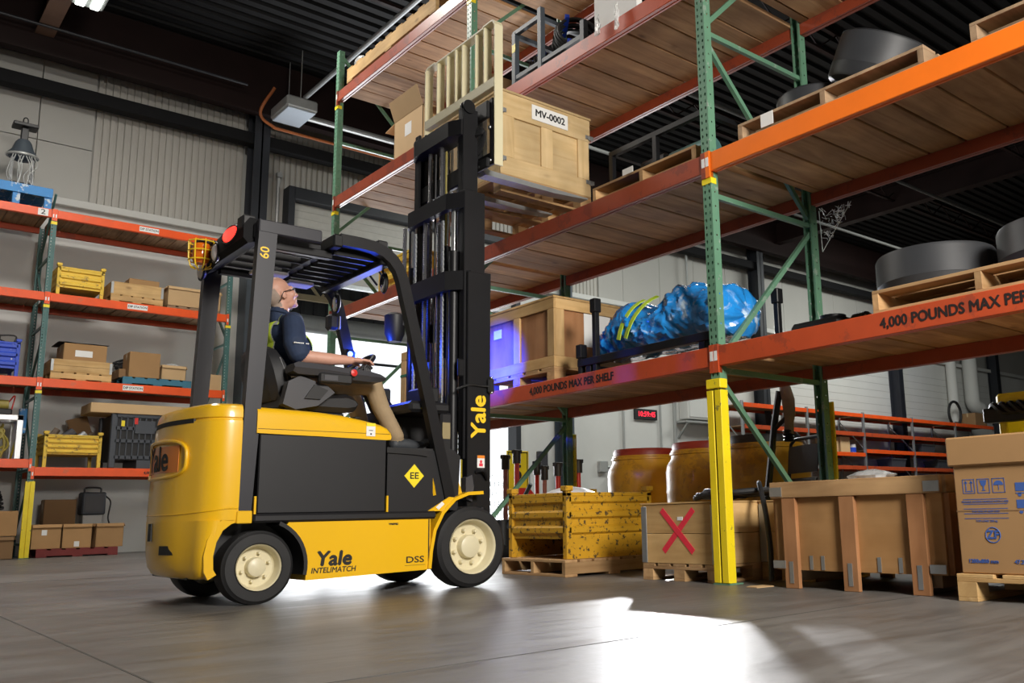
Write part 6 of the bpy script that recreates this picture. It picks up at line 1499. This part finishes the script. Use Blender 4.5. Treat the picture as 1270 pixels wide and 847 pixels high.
    pallet('pine pallet under the crate with white label on left rack', (-1.44, y+.40, z2), .84, .74, 0, M['crate'], M['crate_y'], .12, nt=5)
    collar('pine collar crate with white label on the middle shelf', -1.44, y+.40, z2+.121, .84, .72, .20, 2)
    carton('taped carton with a white label standing in the pine collar crate', (-1.40, y+.36, z2+.134), .60, .54, .45, 0, M['card'], lab=(-.02, .25, .24, .10, 'y'))
    def sheet(label, loc, sx, sy, hts, m=None, name='black_sheet'):
        t = thing(name, label, 'sheet', loc); n = len(hts); rg = []
        for i, h in enumerate(hts):
            x = -sx/2+sx*i/(n-1); rg.append([(x, -sy/2, h), (x+.02, 0, h+.03), (x, sy/2, h+.01), (x, sy/2, h-.004), (x+.02, 0, h+.024), (x, -sy/2, h-.006)])
        part('film', MB().rings(rg), m or M['rubber'], t)
    sheet('black plastic sheet draped over the labelled carton', (-1.42, y+.40, z2+.592), .70, .60, (.012, .02, .012, .012, .016, .012, .014))
    t = thing('wooden_pallet', 'teal painted pallet under three cartons on the middle shelf', 'pallet', (-.34, y+.42, z2)); pallet_parts(t, 1.04, .80, M['teal_p'], M['teal_p'], .12, 6)
    carton('tall plain carton on the teal pallet', (-.55, y+.24, z2+.121), .46, .42, .41, 0, M['card'])
    carton('low carton at the right of the teal pallet', (-.10, y+.26, z2+.121), .38, .44, .24, 0, M['card_l'], flaps=3)
    carton('small dark carton at the left of the teal pallet', (-.84, y+.42, z2+.121), .10, .5, .14, 0, M['card_d'])
    t = thing('plastic_wrap', 'clear plastic bag stuffed in the low carton', 'wrap', (-.08, y+.27, z2+.30)); part('lump', MB().ell((0, 0, .03), (.15, .16, .10), 14, 9), M['clear'], t)
    t = thing('hose_bundle', 'black hoses behind the tall plain carton', 'hose', (-.55, y+.70, z2+.125)); rnd = random.Random(8)
    for k in range(5): part('hose', MB().tube([((.24+.02*k)*math.cos(a), .12*math.sin(a), .16+.11*math.sin(a*1+.3*k)+.06*k) for a in [2*PI*q/20 for q in range(20)]], .016, 6, closed=True), M['rubber'], t)
    carton('small pale carton at the right end of middle shelf', (.54, y+.24, z2), .28, .3, .27, 0, M['card_l'])
    # lowest shelf, right bay
    steel_bin('yellow ribbed bin on tall feet on the lowest left shelf', (-1.46, y+.42, z1), .78, .66, .50, M['ybin2'], legs=.20, ribs=4)
    t = thing('scrap_parts', 'grey castings lying in the yellow ribbed bin', 'parts', (-1.46, y+.42, z1+.45))
    for k, (x, w, h, m) in enumerate(((-.22, .10, .16, 'rust'), (-.02, .16, .12, 'greyp'), (.16, .12, .10, 'galv'), (.28, .07, .13, 'rust'))): part('casting', MB().cyl((x-w/2, 0, .0), (x+w/2, .02, h), w*.5, 10), M[m], t)
    t = thing('plastic_container', 'dark grey collapsible plastic container with ribbed sides on lowest left shelf', 'container', (-.47, y+.46, z1)); dm = M['darkbin']; sx, sy, h = 1.0, .86, .86
    part('body', MB().box(-sx/2+.03, sx/2-.03, -sy/2+.03, sy/2-.03, .13, h-.02), M['plastic'], t, ang=0)
    for i in (-1, 1):
        for j in (-1, 1): part('corner_post', MB().box(i*sx/2, i*(sx/2-.09), j*sy/2, j*(sy/2-.09), 0, h, .01), dm, t)
    for j in (-1, 1):
        for zz in (.14, .40, .60, h-.06): part('rail', MB().box(-sx/2+.06, sx/2-.06, j*sy/2, j*(sy/2-.03), zz, zz+.06, .006), dm, t)
        for k in range(9): part('rib', MB().box(-sx/2+.14+k*.09-.009, -sx/2+.14+k*.09+.009, j*sy/2, j*(sy/2-.025), .14, h-.04), dm, t, ang=0)
    part('door_panel', MB().box(-.16, .14, -sy/2-.004, -sy/2+.02, .55, .76, .006), dm, t); part('foot', MB().box(-.1, .1, -sy/2, sy/2, 0, .13), dm, t, ang=0)
    part('red_tag', MB().box(-.17, -.12, -sy/2-.008, -sy/2-.001, .70, .80), M['red'], t, ang=0); part('yellow_tag', MB().box(-.36, -.31, -sy/2-.008, -sy/2-.001, .66, .75), M['tape'], t, ang=0)
    carton('long flat carton lying on the dark plastic container', (-.55, y+.36, z1+.861), 1.46, .70, .15, 0, M['card_l'], tape=False)
    carton('tilted dark carton behind the yellow ribbed bin', (-1.19, y+.93, z1+.52), .30, .12, .34, 0, M['card_d'], tilt=(0, R(-18)))
    # lowest shelf, left bay: aluminium frame with hoses
    za = z1+.115
    t = thing('aluminium_frame', 'white aluminium frame box with olive hoses at the left edge', 'frame', (-2.62, y+.36, za)); al = M['alu']; sx, sy, h = .95, .62, .65
    for i in (-1, 1):
        for j in (-1, 1): part('post', MB().box(i*sx/2, i*(sx/2-.08), j*sy/2, j*(sy/2-.08), 0, h, .006), al, t)
        part('rail', MB().box(-sx/2, sx/2, i*sy/2, i*(sy/2-.08), h-.08, h, .006), al, t); part('rail', MB().box(i*sx/2, i*(sx/2-.08), -sy/2, sy/2, h-.08, h, .006), al, t)
    rnd = random.Random(6)
    for k in range(6): part('hose', MB().tube(bez([(rnd.uniform(-.1, .32), -.2+rnd.uniform(-.05, .1), .02), (rnd.uniform(.0, .34), -.22, .2), (rnd.uniform(0, .34), -.2, .42), (rnd.uniform(-.1, .3), -.15, .5), (rnd.uniform(0, .3), -.2, .1)], 5), .016, 6), M['orhose'], t)
    t = thing('parts_rack', 'small dark machine part on top of the white aluminium frame', 'machine', (-2.58, y+.36, za+.651)); part('block', MB().box(-.3, .3, -.2, .2, 0, .10, .02), M['plastic'], t); part('motor', MB().cyl((-.1, -.1, .16), (.25, -.1, .16), .08, 14), M['orhose'], t); part('wire', MB().tube(bez([(.25, -.1, .2), (.32, -.15, .3), (.3, -.1, .1)], 5), .01, 6), M['red'], t)
    t = thing('cable_chain', 'blue and white cable stand leaning by the left rack upright', 'stand', (-2.12, y+.55, za)); part('pole', MB().tube([(-.08, 0, 0), (.04, 0, .8)], .012, 6), M['tape'], t)
    part('block', MB().box(-.02, .08, -.06, .06, .42, .80, .01), M['blue_p'], t)
    # floor under the left rack
    t = thing('wooden_pallet', 'dark red pallet on the floor under the left rack', 'pallet', (-1.27, y+.62, 0)); pallet_parts(t, 1.10, .95, M['red_p'], M['red_p'], .125, 6)
    for k, (x, lab) in enumerate(((-1.71, 'sagging open carton at the left of the red pallet'), (-1.28, 'sagging open carton in the middle of the red pallet'), (-.85, 'sagging open carton at the right of the red pallet'))):
        c = carton(lab, (x, y+.40, .126), .39, .42, .36, R((4, -2, 3)[k]), M['card'], flaps=3, lab=((-.03, .20, .07, .08, 'y') if k == 0 else (.0, .02, .07, .08, 'y') if k == 1 else None))
    carton('upright brown carton behind the sagging cartons', (-1.45, y+.85, .126), .44, .28, .74, 0, M['card_d'])
    t = thing('welding_machine', 'small black welding machine with cable behind the cartons', 'machine', (-.98, y+.88, .126)); part('stand', MB().box(-.14, .14, -.12, .12, 0, .5, .01), M['wall'], t)
    part('case', MB().box(-.17, .17, -.16, .16, .5, .86, .02), M['darkbin'], t); part('front_panel', MB().box(-.13, .13, -.165, -.16, .54, .80, .004), M['greyp'], t); part('handle', MB().tube(bez([(-.12, 0, .86), (-.1, 0, .93), (.1, 0, .93), (.12, 0, .86)], 4), .014, 6), M['black'], t)
    part('cable', MB().tube(bez([(.17, -.1, .8), (.24, -.14, .7), (.22, -.14, .45), (.27, -.14, .3)], 6), .012, 6), M['rubber'], t)
    carton('large brown carton at the left edge under the rack', (-2.42, y+.42, .0), .62, .6, .32, 0, M['card_d'], flaps=3); carton('brown carton stacked on another at the left edge', (-2.40, y+.40, .33), .62, .58, .36, 0, M['card'])
    t = thing('hose_bundle', 'dark coiled hoses on the stacked cartons at the left edge', 'hose', (-2.45, y+.42, .725)); 
    for k in range(6): part('hose', MB().tube([((.2-.012*k)*math.cos(a), .16*math.sin(a), .02+.05*k+.02*math.sin(2*a+k)) for a in [2*PI*q/22 for q in range(22)]], .02, 6, closed=True), M['rubber'], t)
left_goods()

# ---------------------------------------------------------------- goods on the far rack
def far_goods():
    x0, y0 = 14.6, 12.0
    carton('tan carton on the first shelf of the far orange rack', (19.0, y0+.4, 2.142), .5, .5, .45, 0, M['card_l'])
    carton('leaning pale carton beside it on the far orange rack', (19.62, y0+.35, 2.142), .5, .4, .50, 0, M['card_l'], tilt=(0, R(0)))
    t = thing('paint_can', 'white and blue can on the far orange rack', 'can', (20.2, y0+.35, 2.142)); part('body', MB().cyl((0, 0, 0), (0, 0, .3), .16, 16), M['white'], t); part('band', MB().cyl((0, 0, .05), (0, 0, .2), .165, 16), M['blue_b'], t)
    carton('tan carton low on the far orange rack near the printed carton', (28.3, y0+.4, 1.732), .9, .6, .40, 0, M['card'])
    carton('carton on top of the far orange rack below the pipe', (28.6, y0+.4, 3.382), .9, .6, .5, 0, M['card_d'])
    t = thing('hose_reel', 'black hose loop on top of the far orange rack', 'hose', (27.5, y0+.5, 3.382))
    part('loop', MB().tube([(.45*math.cos(a), .05, .47+.45*math.sin(a)) for a in [2*PI*k/28 for k in range(28)]], .05, 8, closed=True), M['rubber'], t)
    for k, (x, z, c) in enumerate(((22.6, 1.732, 'grey tub of parts on the far rack, left bay'), (25.6, 1.732, 'grey tub of parts on the far rack, next bay'), (24.6, 2.262, 'grey wire basket on the far rack'))):
        t = thing('parts_tub', c, 'tub', (x, y0+.4, z)); part('tub', MB().rings([[(sx*(.4+.05*u), sy*(.25+.04*u), .3*u) for sx, sy in ((-1, -1), (1, -1), (1, 1), (-1, 1))] for u in (0, 1)]), M['darkbin'], t, ang=0); part('rim', MB().box(-.47, .47, -.31, -.28, .28, .31).box(-.47, .47, .28, .31, .28, .31), M['galv'], t, ang=0)
far_goods()

# ---------------------------------------------------------------- repeats of one kind share a group
GROUPS = {'wooden_pallet': 'wooden pallets under the goods', 'cardboard_box': 'cardboard boxes stored on racks and floor', 'rubber_drum': 'black rubber drums on the right rack', 'steel_bin': 'corrugated steel bins', 'storage_drum': 'yellow storage drums behind the rack',
          'jack_post': 'red jack posts by the dock door', 'wooden_crate': 'wooden crates', 'pallet_rack': 'storage racks of the hall', 'ceiling_light': 'ceiling light fixtures', 'cable_coil': 'black cable coils on the trolley', 'parts_tub': 'grey tubs on the far rack', 'conduit': 'grey conduits on the white wall',
          'sprinkler_pipe': 'pipes under the roof', 'hose_bundle': 'heaps of black hose', 'plastic_wrap': 'pieces of loose plastic wrap', 'downpipe': 'white pipes on the far wall'}
for o in COL.objects:
    if o.parent is None and 'label' in o and 'group' not in o and o.name.split('.')[0] in GROUPS: o['group'] = GROUPS[o.name.split('.')[0]]
